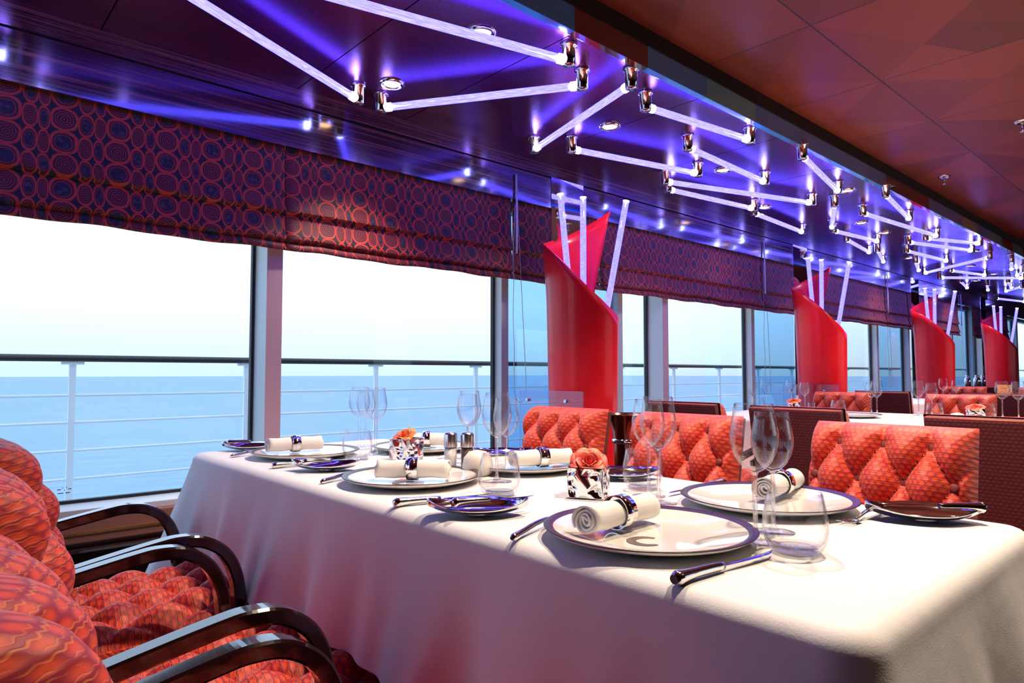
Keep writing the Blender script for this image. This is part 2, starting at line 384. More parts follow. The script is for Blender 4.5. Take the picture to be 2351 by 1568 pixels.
# wall under the windows
bm = BM(); box(bm, -3.10, -2.90, Y0, Y1, 0, .385)
struct('wall_left', bm, 'sill')
bm = BM(); box(bm, -3.08, -2.87, Y0, Y1, .385, .475, bev=.004); struct('trim_sill', bm, 'sill')
bm = BM(); box(bm, -2.87, -2.862, Y0, Y1, .415, .424); struct('trim_gold_strip', bm, 'gold')
bm = BM(); box(bm, -3.10, -2.90, Y0, Y1, .475, .50, bev=.004); struct('trim_window_bottom_rail', bm, 'mullion_grey')
bm = BM(); box(bm, -2.90, -2.80, Y0, Y1, 0, .375, bev=.01); struct('baseboard_left', bm, 'lacquer')
bm = BM(); box(bm, -3.14, -3.05, Y0, Y1, 2.0, 2.30); struct('wall_left_head', bm, 'wall_outer')
bm = BM(); box(bm, -3.14, -3.08, Y0, Y1, -1.2, .49); struct('wall_left_outside', bm, 'wall_outer')
bm = BM(); box(bm, XR, XR + .1, Y0, Y1, 0, .7); box(bm, XR, XR + .1, Y0, Y1, 2.1, 2.5)
box(bm, XR, XR + .1, Y0, 7.0, .7, 2.1)
for k in range(6): box(bm, XR, XR + .1, 7.0 + 2.0 * k - .3, 7.0 + 2.0 * k + .1, .7, 2.1)  # openings between these piers are added, unseen, to let in cool fill daylight
struct('wall_right', bm, 'wall_warm')
bm = BM(); box(bm, -3.1, XR, Y0 - .1, Y0, 0, .5); box(bm, -3.1, XR, Y0 - .1, Y0, 2.25, 2.5)
box(bm, -1.35, XR, Y0 - .1, Y0, .5, 2.25); box(bm, -3.1, -2.9, Y0 - .1, Y0, .5, 2.25); box(bm, -2.18, -2.08, Y0 - .1, Y0, .5, 2.25)  # window openings added behind the camera for cool fill on cloth and chairs
struct('wall_near', bm, 'wall_warm')
bm = BM(); box(bm, -3.1, XR, Y1, Y1 + .1, 0, 2.5); struct('wall_far', bm, 'wall_dark')

# windows
wn_i = [0]
def window(y0, y1, mat='pane'):
    wn_i[0] += 1
    w = bpy.data.objects.new('window_%d' % wn_i[0], None); COL.objects.link(w); w['kind'] = 'structure'; w.location = (XG, (y0 + y1) / 2, .5)
    bm = BM(); box(bm, -.004, .004, -(y1 - y0) / 2, (y1 - y0) / 2, 0, 1.5); obj('pane', bm, mat, w)
    bm = BM()
    for s in (-1, 1): box(bm, -.012, .012, min(s * (y1 - y0) / 2, s * ((y1 - y0) / 2 - .012)), max(s * (y1 - y0) / 2, s * ((y1 - y0) / 2 - .012)), 0, 1.5)
    box(bm, -.012, .012, -(y1 - y0) / 2, (y1 - y0) / 2, 0, .012)
    obj('gasket', bm, 'rubber', w)
    return w
tn = [0]
def mull(y, wide):
    tn[0] += 1
    bm = BM()
    if wide:
        box(bm, -3.10, -2.925, y, y + .072, .50, 2.05, mi=0)
        for f in bm.faces:
            f.material_index = 1 if f.calc_center_median().x > -2.95 else 0
        box(bm, -3.10, -3.0, y + .072, y + .10, .50, 2.05, mi=0)
    else:
        box(bm, -3.10, -3.0, y, y + (.055 if wide is False else .13), .50, 2.05)
    o = struct('trim_mullion', bm, ['mullion_grey', 'mullion_pink'])
PER = 2.97
win = window(-1.85, -.42); 
w_ = window(-.3, 1.168)
bm = BM()
for a_, b_, c_ in [(0, .012, 0), (.016, .019, .006), (.022, .025, -.004), (.028, .031, .006), (.036, .046, 0), (.002, .02, -.014), (.026, .042, -.014)]: box(bm, .0045, .0052, a_, b_, c_, c_ + .003)
obj('etched_mark', bm, 'rubber', w_, loc=(0, .0, .055))
for k in range(5):
    o = PER * k
    mull(1.170 + o, True)
    window(1.272 + o, 2.615 + o); mull(2.62 + o, False)
    window(2.68 + o, 3.70 + o, 'pane_blue'); mull(3.71 + o, False)
    window(3.77 + o, 4.135 + o)
bm = BM(); box(bm, -3.06, -2.9, -.42, -.3, .5, 2.05); struct('trim_pier', bm, 'mullion_grey')
# outside: deck, railing, sea
bm = BM(); box(bm, -5.15, -3.14, -14, 30, .02, .12); struct('deck_outside', bm, 'deck')
rl = thing('deck_railing', 'white deck railing with a dark handrail outside the windows', 'railing', (-5, 0, .12))
bm = BM(); cyl(bm, (0, -14, .975), (0, 30, .975), .022, seg=12); box(bm, -.03, .03, -14, 30, .955, .965); obj('handrail', bm, 'rail_dark', rl)
for z in (.74, .57, .393, .216):
    bm = BM(); cyl(bm, (0, -14, z), (0, 30, z), .0085, seg=8); obj('rail_bar', bm, 'paint_white', rl)
for k in range(-10, 27):
    y = .769 + 1.09 * k
    bm = BM(); box(bm, -.012, .012, y - .018, y + .018, 0, .955); box(bm, -.02, .02, y - .06, y + .06, .935, .955); obj('post', bm, 'paint_white', rl)
bm = BM()
R0 = 3500
vs = [bm.verts.new(p) for p in [(-5.5, -R0, 0), (-5.5, R0, 0), (-R0, R0, 0), (-R0, -R0, 0)]]; bm.faces.new(vs)
o = obj('sea', bm, 'sea', loc=(0, 0, -14)); o['kind'] = 'structure'

# ================================================================== ROMAN BLINDS
def blind(y0, y1, label, cordside=1, cord=True, plainmat='blind'):
    t = thing('roman_blind', label, 'blind', (-2.915, (y0 + y1) / 2, 1.55), 0, 'patterned roman blinds along the windows')
    L = y1 - y0; prof = [(0, .70), (.0, .50), (.004, .30), (.012, .21), (.028, .185), (.026, .176), (.004, .172), (.004, .168), (.012, .14), (.024, .08), (.034, .058), (.032, .048), (.010, .046), (.010, .042), (.024, .03), (.034, .008), (.028, 0), (.008, .004), (-.006, .05), (-.006, .7)]
    ny = max(8, int(L / .04)); bm = BM(); rows = []
    for i in range(ny + 1):
        y = -L / 2 + L * i / ny; w = math.sin(y * 9.3) * .5 + math.sin(y * 23. + 1) * .3; e = min(1., min(i, ny - i) / 3.)
        rows.append([bm.verts.new((px_ + .004 * w * (1 - pz_ / .7), y, pz_ + .006 * w * max(0, 1 - pz_ / .2) * e)) for px_, pz_ in prof])
    for a, b in zip(rows, rows[1:]):
        for k in range(len(prof) - 1):
            f = bm.faces.new([a[k], a[k + 1], b[k + 1], b[k]]); f.smooth = True
    bm.faces.new(rows[0]); bm.faces.new(rows[-1][::-1])
    obj('fabric', bm, plainmat, t)
    if cord:
        ye = L / 2 * cordside
        bm = BM(); tubepath(bm, [(.045, ye, .62), (.048, ye + .004, .4), (.050, ye, .15)], .0065); obj('wand', bm, 'paint_white', t)
        pts = [(.045, ye - .008, .45)] + [(.045 + .003 * math.sin(k), ye - .01 - .012 * math.sin(k * .16), .45 - .06 * k) for k in range(1, 19)]
        pts2 = [(.045, ye + .01, .40)] + [(.046, ye + .012 + .004 * k, .40 - .06 * k) for k in range(1, 17)]
        loop = pts + [(.046, ye + .0, -.70), (.046, ye + .04, -.72), (.046, ye + .075, -.66)] + pts2[::-1]
        bm = BM(); tubepath(bm, curve_pts(loop, 2), .0022, 5); obj('pull_cord', bm, 'steel', t)
    return t
blind(-1.9, 1.238, 'wide red ringed roman blind at the left edge above the sea view', cord=False)
blind(1.242, 2.62, 'red ringed roman blind left of the nearest red column, pull cord at its right end', 1)
blind(2.635, 3.40, 'narrow dark strip of ringed roman blind touching the nearest red column', cord=False)
blind(3.42, 5.59, 'ringed roman blind between the nearest and second red columns', 1)
blind(5.605, 6.37, 'narrow dark blind strip touching the second red column', cord=False)
blind(6.39, 8.56, 'dark roman blind between the second and third red columns', 1)
blind(8.575, 9.34, 'narrow dark blind strip touching the third red column', cord=False)
blind(9.36, 11.52, 'dark purple roman blind between the third and fourth red columns', 1)
blind(12.3, 14.5, 'farthest dark roman blind behind the fourth red column', cord=False)

# ================================================================== CEILING TUBES
ZT = 2.232
def light_tube(A, B, label, seen=True):
    A = Vector((*A, ZT)); B = Vector((*B, ZT)); d = (B - A).normalized(); mid = (A + B) / 2
    L = (B - A).length
    t = thing('light_tube', label, 'ceiling light', (mid.x, mid.y, 2.30), math.atan2(d.y, d.x), 'glowing tubes under the wine ceiling')
    z = ZT - 2.30
    bm = BM(); cyl(bm, (-L / 2 + .02, 0, z), (L / 2 - .02, 0, z), .0165, seg=12); obj('tube', bm, 'tube', t)
    for s in (-1, 1):
        bm = BM(); cyl(bm, (s * (L / 2 - .022), 0, z), (s * (L / 2 + .006), 0, z), .0195, seg=14); obj('lit_end', bm, 'tube_cap', t)
        k = obj('socket', (lambda b: (lathe(b, [(.0, -.088), (.024, -.088), (.0265, -.084), (.0265, -.012), (.034, -.011), (.035, -.004), (.035, 0), (0, 0)], 20), b)[1])(BM()), 'chrome', t, loc=(s * (L / 2 + .028), 0, 0))
    return t
TU = [
 ((-2.175, .405), (-2.651, 1.44), 'glowing tube cut by the top edge, leftmost of the ceiling tubes'),
 ((-2.035, .74), (-1.777, 1.871), 'glowing tube crossing in front of the starry warm downlight at the top edge'),
 ((-2.651, 1.608), (-1.908, 2.089), 'long nearly level blue tube beneath the tube that crosses the bright downlight'),
 ((-2.585, 2.512), (-1.765, 2.26), 'steep white tube rising to the right above the nearest red column'),
 ((-1.84, 2.523), (-1.746, 3.24), 'blue tube hugging the fascia, right of the steep white tube'),
 ((-2.466, 2.698), (-2.264, 3.556), 'blue tube starting right above the nearest red column'),
 ((-2.03, 3.149), (-2.069, 4.037), 'blue tube passing just right of a small downlight, below the fascia tube'),
 ((-2.487, 3.602), (-2.109, 4.793), 'longest tube, upper of two that share touching sockets'),
 ((-2.585, 3.769), (-2.473, 4.637), 'lower of the two tubes that share touching sockets'),
 ((-1.68, 3.758), (-1.84, 4.611), 'tube falling to the right from the fascia with a tall dark socket'),
 ((-2.019, 5.005), (-2.339, 5.737), 'short looking upright tube seen end on below the fascia tube'),
 ((-2.539, 4.827), (-2.598, 5.735), 'tube running along the wood header left of the second column'),
 ((-1.667, 5.001), (-1.798, 5.866), 'short tube by the fascia right of the upright looking tube'),
 ((-1.975, 5.453), (-1.868, 6.791), 'long tube slanting down right in the middle of the ceiling strip'),
 ((-2.392, 5.937), (-2.318, 6.676), 'tube right of the upright looking tube, upper of a close pair'),
 ((-2.478, 6.407), (-2.583, 7.218), 'tube right of the upright looking tube, lower of a close pair'),
 ((-2.487, 7.18), (-2.701, 7.957), 'small steep tube above the second red column, right of the close pair'),
 ((-1.959, 6.892), (-1.715, 7.5), 'flat tube near the fascia, topmost of three stacked flat tubes'),
 ((-2.129, 6.977), (-1.864, 7.872), 'flat tube in the middle of three stacked flat tubes'),
 ((-2.302, 7.457), (-2.22, 8.406), 'lowest of three stacked flat tubes'),
 ((-2.463, 8.222), (-2.65, 8.946), 'tiny steep tube below the three stacked flat tubes'),
 ((-2.662, 9.243), (-1.861, 8.515), 'far tube rising to the right across the ceiling above the third column'),
 ((-2.394, 9.28), (-2.228, 9.997), 'far flat tube just under the right end of the rising tube'),
 ((-2.658, 9.861), (-1.979, 10.674), 'long far tube nearly level, running to the right edge'),
 ((-1.74, 8.938), (-1.881, 9.649), 'tiny upright looking tube at the right edge below the fascia'),
 ((-2.592, 10.421), (-2.73, 11.288), 'far short slanted tube above and left of the fourth column'),
 ((-2.436, 11.052), (-2.595, 11.812), 'far stub tube left of two stubs over the fourth column'),
 ((-2.163, 10.898), (-2.301, 11.763), 'far stub tube right of two stubs over the fourth column'),
 ((-2.453, 12.204), (-2.182, 11.751), 'far tube rising to the right edge over the fourth column'),
 ((-2.80, 13.30), (-2.611, 14.213), 'farthest level tube over the end of the room'),
 ((-1.962, 10.347), (-1.812, 9.926), 'tube rising to the right edge below the tiny upright tube'),
]
TU += [((-2.555, .235), (-2.30, -.50), 'tube whose lit end glows mirrored in the wood header at far left'),
 ((-1.85, .30), (-2.10, -.52), 'unseen added fill tube overhead between the camera and the leftmost visible tube'),  # this tube and the next two are added out of view for blue fill
 ((-2.60, -.75), (-1.95, -1.30), 'unseen added fill tube behind the camera nearest the windows'),
 ((-1.80, -.75), (-1.85, -1.60), 'unseen added fill tube behind the camera along the fascia')]
for a, b, l in TU: light_tube(a, b, l)

# ------------------------------------------------------------------ downlights in the wine ceiling
def downlight(x, y, label, p=17, cone=2.2):
    t = thing('downlight', label, 'downlight', (x, y, 2.30), 0, 'small warm downlights in the wine ceiling')
    bm = BM(); lathe(bm, [(.036, -.002), (.046, -.010), (.055, -.008), (.058, 0)], 28); obj('trim_ring', bm, 'chrome', t)
    bm = BM(); lathe(bm, [(0, -.006), (.020, -.0055), (.036, -.003)], 24); obj('lamp', bm, 'lamp_hot', t)
    spot(x, y, 2.285, p, size=cone, blend=.8)
DL = [(-1.932, 1.584, 'bright starry downlight near the top edge behind a tube'), (-2.549, 1.572, 'downlight above the long nearly level tube by the wood header'),
 (-2.229, 2.703, 'starry downlight right of the steep white tube'), (-2.231, 3.829, 'small downlight between the close tubes, left of the second row'),
 (-2.521, 4.931, 'downlight at the end of the lower paired tube'), (-1.894, 4.918, 'downlight under the fascia tube with the dark socket'),
 (-2.228, 6.068, 'downlight right of the upright looking tube'), (-2.247, 6.662, 'downlight right of the close pair of tubes'),
 (-2.562, 8.337, 'far downlight beside the lowest of three stacked tubes'), (-1.948, 8.376, 'far downlight under the right end of the stacked tubes'),
 (-2.255, 9.499, 'far downlight beside the rising tube'), (-2.244, 10.519, 'far downlight under the flat tube near the right edge'),
 (-2.573, 11.077, 'farthest downlight over the third column')]
for x, y, l in DL: downlight(x, y, l, 46 if y < 2 else 20, 1.5 if y < 2 else 2.0)

# sprinklers in the orange ceiling
def sprinkler(x, y, label):
    t = thing('sprinkler_head', label, 'sprinkler', (x, y, 2.45))
    bm = BM(); lathe(bm, [(0, -.004), (.012, -.004), (.030, -.010), (.040, -.004), (.042, 0)], 24); obj('escutcheon', bm, 'chrome', t)
    bm = BM(); lathe(bm, [(0, -.060), (.016, -.060), (.016, -.056), (.006, -.05), (.006, -.035), (.010, -.03), (.010, -.004), (0, -.004)], 16); obj('nozzle', bm, 'steel', t)
sprinkler(-1.48, 5.626, 'small chrome sprinkler head on the terracotta ceiling')
sprinkler(-.843, 4.725, 'chrome sprinkler head cut by the right edge of the photo')

# ================================================================== RED COLUMNS
RV = Vector((.6696, .7427, 0)); BV = Vector((-.7427, .6696, 0))    # column-local right and back
def interp(tab, x):
    if x <= tab[0][0]: return tab[0][1]
    for (a, va), (b, vb) in zip(tab, tab[1:]):
        if x <= b:
            t = (x - a) / (b - a); return va + (vb - va) * t
    return tab[-1][1]
def column(y, label):
    t = thing('scroll_column', label, 'column', (-2.41, y, 0), 0, 'red scroll columns along the windows')
    bm = BM(); NS, NZ = 96, 26; grid = []
    top = [(50, 1.92), (75, 1.86), (100, 1.80), (140, 1.735), (180, 1.69), (200, 1.655), (225, 1.58), (250, 1.49), (270, 1.42), (300, 1.345), (330, 1.30), (360, 1.285), (375, 1.31), (400, 1.37), (425, 1.44), (445, 1.47)]
    for i in range(NS + 1):
        s = i / NS; col_ = []
        th_e = 445
        zt = interp(top, 50 + (th_e - 50) * s)
        for j in range(NZ + 1):
            z = zt * j / NZ
            ths = 68 - 22 * max(0, min(1, (z - 1.42) / .5)); th = math.radians(ths + (th_e - ths) * s)
            r = .158 + .028 * z / 1.9 * 1.35 + (.018 if s < .14 else .018 * max(0, 1 - (s - .14) * 4)) + (.035 * max(0, z - 1.42) / .5 if s < .25 else .035 * max(0, z - 1.42) / .5 * max(0, 1 - (s - .25) * 3)) - .010 * max(0, s - .85) / .15
            p = RV * (r * math.cos(th)) + BV * (r * math.sin(th)); col_.append(bm.verts.new((p.x, p.y, z)))
        grid.append(col_)
    for a, b in zip(grid, grid[1:]):
        for j in range(NZ):
            f = bm.faces.new([a[j], a[j + 1], b[j + 1], b[j]]); f.smooth = True
    o = obj('scroll_shell', bm, 'red', t); md = o.modifiers.new('sol', 'SOLIDIFY'); md.thickness = .011; md.offset = 0
    bm = BM(); box(bm, -.232, -.224, -.013, .255, .1, 2.113); obj('mirror_panel', bm, 'mirror', t)
    bm = BM(); lathe(bm, [(.185, 0), (.185, .05), (.172, .06)], 40); obj('base_ring', bm, 'chrome', t)
    for a, za, b, zb, ba, bb in [(-.125, 1.955, -.062, 1.30, -.05, -.02), (.0, 1.945, .0, 1.30, -.02, 0), (.232, 1.925, .085, 1.12, -.02, 0)]:
        p0 = RV * a + BV * ba; p1 = RV * b + BV * bb
        bm = BM(); cyl(bm, (p0.x, p0.y, za), (p1.x, p1.y, zb), .0165, seg=10)
        o = obj('light_rod', bm, 'tube_soft', t)
        bm = BM(); q = (p0 - p1).normalized(); d_ = (Vector((p0.x, p0.y, za)) - Vector((p1.x, p1.y, zb))).normalized(); e_ = Vector((p0.x, p0.y, za))
        cyl(bm, e_, e_ + d_ * .006, .017, seg=10); obj('lit_tip', bm, 'tube_cap', o)
    return t
column(2.69, 'tall glossy red scroll column, nearest, with three lit rods rising from it')
column(5.66, 'glossy red scroll column, second from the camera')
column(8.62, 'glossy red scroll column, third from the camera')
column(11.58, 'glossy red scroll column, smallest and farthest at the right')

# glass screens at the column feet
def screen(x0, x1, y, z0, z1, label):
    t = thing('glass_screen', label, 'screen', ((x0 + x1) / 2, y, 0)); w = (x1 - x0) / 2
    bm = BM(); box(bm, -w, w, -.005, .005, z0, z1, bev=.001); obj('glass_sheet', bm, 'screen', t)
    for s in (-.72, .5):
        bm = BM(); cyl(bm, (s * w, -.012, z1 - .05), (s * w, .012, z1 - .05), .009, seg=14); obj('stud', bm, 'chrome', t)
    for s in (-.8, .8):
        bm = BM(); box(bm, s * w - .012, s * w + .012, -.012, .012, 0, z0 + .02); obj('post', bm, 'steel', t)
screen(-2.62, -2.17, 2.42, .12, .912, 'clear glass screen with round studs before the nearest red column')
screen(-2.62, -2.17, 5.39, .12, .912, 'clear glass screen before the second red column')

# ================================================================== CHAIRS
def tuft_panel(w, h, T, A, ax, az, oz, rows, nx=84, nz=72, topflat=None, pw=6, soft=False):
    """closed tufted pad in the x-z plane, face towards -y; buttons on a diamond lattice"""
    bm = BM(); G = []
    def hf(x, z):
        p = x / ax + (z - oz) / az; q = x / ax - (z - oz) / az
        lim_hi = (topflat - oz) / az if topflat else 1e9
        zz = (z - oz) / az
        if zz > lim_hi:
            k = int(round(lim_hi))
            t = min(1, (zz - lim_hi) / .7)
            v = abs(math.sin(PI * (x / ax + k) / 2)) ** .5
            d = abs(math.sin(PI * p / 2) * math.sin(PI * q / 2)) ** .45
            m = max(0, min(1, (zz - lim_hi) / .25)); v = v * (1 - .55 * t) + .55 * t
            return d * (1 - m) + v * m
        return abs(math.sin(PI * p / 2) * math.sin(PI * q / 2)) ** .48
    for i in range(nx + 1):
        x = -w / 2 + w * i / nx; s = abs(2 * x / w); c_ = []
        for j in range(nz + 1):
            z = h * j / nz; tt = abs(2 * z / h - 1)
            e = max(0, (1 - s ** pw)) ** .5 * max(0, (1 - tt ** (pw * 1.3))) ** .5
            if soft: e = max(0, 1 - s ** 9) ** .5 * (max(0, 1 - max(0, (z / h - .45) / .55) ** 2.6) ** .5) * (1 - max(0, 1 - z / h / .08) ** 2)
            edge = max(0, 1 - s ** 10) * max(0, 1 - tt ** 10)
            c_.append(bm.verts.new((x * (1 - .02 * (1 - e)), -(T * e + A * hf(x, z) * edge) if e > 0 else 0, z)))
        G.append(c_)
    uvl = bm.loops.layers.uv.new('UVMap')
    for i in range(nx):
        for j in range(nz):
            f = bm.faces.new([G[i][j], G[i][j + 1], G[i + 1][j + 1], G[i + 1][j]]); f.smooth = True
            for l, (a_, b_) in zip(f.loops, [(i, j), (i, j + 1), (i + 1, j + 1), (i + 1, j)]): l[uvl].uv = (w * a_ / nx, h * b_ / nz)
    return bm, hf
BTN = []
def make_chair(label):
    t = thing('dining_armchair', label, 'chair')
    # backrest leans back; local +y is where the guest looks
    lean = math.radians(11)
    w, h = .42, .425; ax, az, oz = .0575, .0965, -.026
    bm, hf = tuft_panel(w, h, .072, .058, ax, az, oz, 4, topflat=oz + 4 * az, soft=True)
    bmesh.ops.rotate(bm, verts=bm.verts, cent=(0, 0, 0), matrix=Matrix.Rotation(PI, 3, 'Z'))
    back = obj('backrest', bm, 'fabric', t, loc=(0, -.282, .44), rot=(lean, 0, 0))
    for r in range(0, 5):
        zz = oz + r * az
        for c in range(-4, 5):
            if (c + r) % 2 == 0 and abs(c * ax) < w / 2 - .03:
                if r in (0,) : continue
                bm = BM(); lathe(bm, [(.0, .004), (.007, .0035), (.0115, .001), (.0115, -.004)], 12)
                bmesh.ops.rotate(bm, verts=bm.verts, cent=(0, 0, 0), matrix=Matrix.Rotation(-PI / 2, 3, 'X'))
                obj('button', bm, 'button', back, loc=(c * ax, .072 * (max(0, 1 - max(0, (zz / h - .45) / .55) ** 2.6) ** .5) + .006, zz))
    bm = BM(); box(bm, -w / 2 + .012, w / 2 - .012, -.032, .006, -.02, h - .004, bev=.010)
    shell = obj('back_shell', bm, 'fabric_back', back)
    bm = BM(); pts = [(-w / 2 + .012, -.028, 0), (-w / 2 + .014, -.028, h - .006), (w / 2 - .014, -.028, h - .006), (w / 2, -.028, 0)]; tubepath(bm, pts[:2] + [pts[1]] + pts[2:3] + pts[3:], .0045, 6) if False else [cyl(bm, pts[i], pts[i + 1], .003, seg=8) for i in (1,)]
    obj('edge_highlight', bm, 'highlight', shell)  # thin orange strip stands for light caught along the top edge
    # seat: the same pad laid flat
    bm, hf = tuft_panel(.44, .48, .022, .046, .0575, .080, .03, 5, nx=76, nz=76)
    bmesh.ops.rotate(bm, verts=bm.verts, cent=(0, 0, 0), matrix=Matrix.Rotation(-PI / 2, 3, 'X'))
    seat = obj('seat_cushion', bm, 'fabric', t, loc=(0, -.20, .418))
    bm = BM(); box(bm, -.222, .222, -.20, .285, .34, .42, bev=.015); obj('seat_base', bm, 'fabric_plain', t)
    for s in (-1, 1):
        P = curve_pts([(0, -.27, .585), (0, -.16, .606), (0, -.05, .625), (0, .0, .630), (0, .05, .622), (0, .095, .590), (0, .122, .535), (0, .132, .46), (0, .142, .30), (0, .16, 0)], 6)
        bm = BM(); sweep(bm, P, .036, .026); obj('arm', bm, 'lacquer', t, loc=(s * .242, 0, 0))
        bm = BM(); sweep(bm, [(0, -.21, .44), (0, -.24, .2), (0, -.27, 0)], .034, .034); obj('leg', bm, 'lacquer', t, loc=(s * .19, 0, 0))
        bm = BM(); box(bm, -.01, .01, -.22, .15, .37, .40); obj('side_rail', bm, 'lacquer', t, loc=(s * .232, 0, 0))
    return t
ch0 = make_chair('red tufted armchair nearest the camera at bottom left')
ch0['group'] = 'tufted armchairs around the tables'
GC = 'tufted armchairs around the tables'
ch0.location = (-.67, .35, 0)
dup(ch0, (-1.28, .395, 0), 0, 'red tufted armchair in the middle of the left foreground row', GC)
dup(ch0, (-1.84, .455, 0), 0, 'red tufted armchair of the left row closest to the window', GC)
dup(ch0, (-.685, 1.69, 0), PI, 'bright orange tufted armchair facing the camera behind the right silver dish', GC)
dup(ch0, (-1.345, 1.70, 0), PI, 'brownish red tufted armchair facing the camera behind the middle wine glasses', GC)
dup(ch0, (-1.93, 1.71, 0), PI, 'orange tufted armchair facing the camera in front of the nearest red column', GC)
for x, y, r, l in [(-1.93, 3.26, 0, 'armchair seen from behind left of the second table, nearest the windows'),
 (-1.315, 3.17, 0, 'dark red armchair back between the orange chair and the brownish chair'),
 (-.58, 3.02, 0, 'dark red armchair back directly behind the bright orange chair at right'),
 (-2.12, 4.96, PI, 'orange tufted armchair facing us at the foot of the second red column'),
 (-1.33, 4.90, PI, 'red tufted armchair facing us behind the second table at right'),
 (-.60, 4.95, PI, 'tufted armchair facing us at the right edge behind the second table'),
 (-2.0, 6.15, 0, 'dark armchair back beyond the orange chair at the second column'),
 (-1.25, 6.10, 0, 'dark red armchair back beyond the second table at the far right'),
 (-2.1, 8.1, PI, 'far tufted armchair facing us near the menu card'),
 (-1.4, 8.0, PI, 'far tufted armchair facing us under the fourth red column'),
 (-2.0, 9.3, 0, 'far red armchair back near the third red column'),
 (-1.3, 9.3, 0, 'far red armchair back at the right edge')]:
    dup(ch0, (x, y, 0), r, l, GC)

# ================================================================== TABLES AND CLOTHS
def table(x0, x1, y0, y1, label, tlabel, hem=.245, n=520):
    cx, cyy = (x0 + x1) / 2, (y0 + y1) / 2
    t = thing('dining_table', tlabel, 'table', (cx, cyy, 0))
    bm = BM(); box(bm, -(x1 - x0) / 2 + .02, (x1 - x0) / 2 - .02, -(y1 - y0) / 2 + .02, (y1 - y0) / 2 - .02, .71, .742, bev=.004); obj('tabletop', bm, 'table', t)
    for s in (-1, 1):
        bm = BM(); cyl(bm, (s * (x1 - x0) * .3, 0, .03), (s * (x1 - x0) * .3, 0, .71), .04); lathe(bm, [(0, 0), (.2, 0), (.2, .015), (.05, .035), (0, .035)], 32, c=(s * (x1 - x0) * .3, 0, 0)); obj('pedestal', bm, 'steel', t)
    hx, hy = (x1 - x0) / 2, (y1 - y0) / 2; rc = .05
    per = []
    segs = [('l', 2 * (hx - rc)), ('c', PI / 2 * rc), ('l', 2 * (hy - rc)), ('c', PI / 2 * rc)] * 2
    tot = sum(s for _, s in segs); 
    def at(u):
        d = (u % 1.0) * tot; k = 0
        while d > segs[k][1] and k < 7: d -= segs[k][1]; k += 1
        corners = [(hx - rc, -hy + rc), (hx - rc, hy - rc), (-hx + rc, hy - rc), (-hx + rc, -hy + rc)]
        if segs[k][0] == 'l':
            m = k // 2
            if m == 0: return (-hx + rc + d, -hy), (0, -1), 0
            if m == 1: return (hx, -hy + rc + d), (1, 0), 0
            if m == 2: return (hx - rc - d, hy), (0, 1), 0
            return (-hx, hy - rc - d), (-1, 0), 0
        m = k // 2; c = corners[m]; a = -PI / 2 + m * PI / 2 + d / rc
        return (c[0] + rc * math.cos(a), c[1] + rc * math.sin(a)), (math.cos(a), math.sin(a)), math.sin(2 * (a + PI / 2) % (2 * PI)) if False else 1
    bm = BM(); rings = []
    def corner_w(u):
        (px_, py_), _, _ = at(u)
        d = min(math.hypot(abs(px_) - hx, abs(py_) - hy) / .30, 1); return (1 - d) ** 2
    rr = .028
    levels = [('t', f) for f in (.0, .3, .6, .85, .95)] + [('r', a) for a in (0, 15, 30, 45, 60, 75, 90)] + [('d', f) for f in (.06, .14, .24, .36, .5, .64, .78, .9, 1.0)]
    for kind, f in levels:
        ring = []
        for k in range(n):
            u = k / n; (px_, py_), (nx_, ny_), _ = at(u); cw = corner_w(u); s = u * tot
            fold = math.sin(s * 21.0) * .5 + math.sin(s * 33.7 + 1.3) * .3 + math.sin(s * 9.1 + 2.2) * .4 + math.sin(s*57.)*.12
            if kind == 't':
                q = 1 - rr / max(hx, hy); ex, ey = (hx - rr) / hx, (hy - rr) / hy
                x = px_ * ex * f; y = py_ * ey * f
                if f >= .6: x = px_ - nx_ * rr - (px_ - nx_ * rr) * (1 - f) * .5; y = py_ - ny_ * rr - (py_ - ny_ * rr) * (1 - f) * .5
                z = .750
            elif kind == 'r':
                a = math.radians(f); x = px_ - nx_ * rr + nx_ * rr * math.sin(a); y = py_ - ny_ * rr + ny_ * rr * math.sin(a); z = .750 - rr * (1 - math.cos(a))
            else:
                L = hem * (1 + .55 * cw) + .006 * math.sin(s * 3.1); out = f * (.055 + .06 * cw) + (.034 * f ** 1.3) * fold * (.75 + .9 * cw)
                x = px_ + nx_ * out; y = py_ + ny_ * out; z = .750 - rr - L * f
            ring.append(bm.verts.new((x, y, z)))
            if kind == 't' and f == 0: break
        rings.append(ring)
    for a, b in zip(rings, rings[1:]):
        for k in range(n):
            k2 = (k + 1) % n
            q = ([a[0]] if len(a) == 1 else [a[k], a[k2]]) + [b[k2], b[k]]
            f = bm.faces.new(q); f.smooth = True
    o = obj('tablecloth', bm, 'linen', loc=(cx, cyy, 0)); tag(o, label, 'tablecloth')
table(-2.27, -.245, .665, 1.385, 'large white cloth over the laid table in the foreground', 'long dining table under the large foreground cloth')
table(-2.35, -.2, 3.48, 4.62, 'white cloth on the second table behind the dark chair backs', 'dining table under the second white cloth', n=260)
table(-2.35, -.6, 6.45, 7.55, 'white cloth on the third table at far right', 'dining table under the third white cloth', n=260)

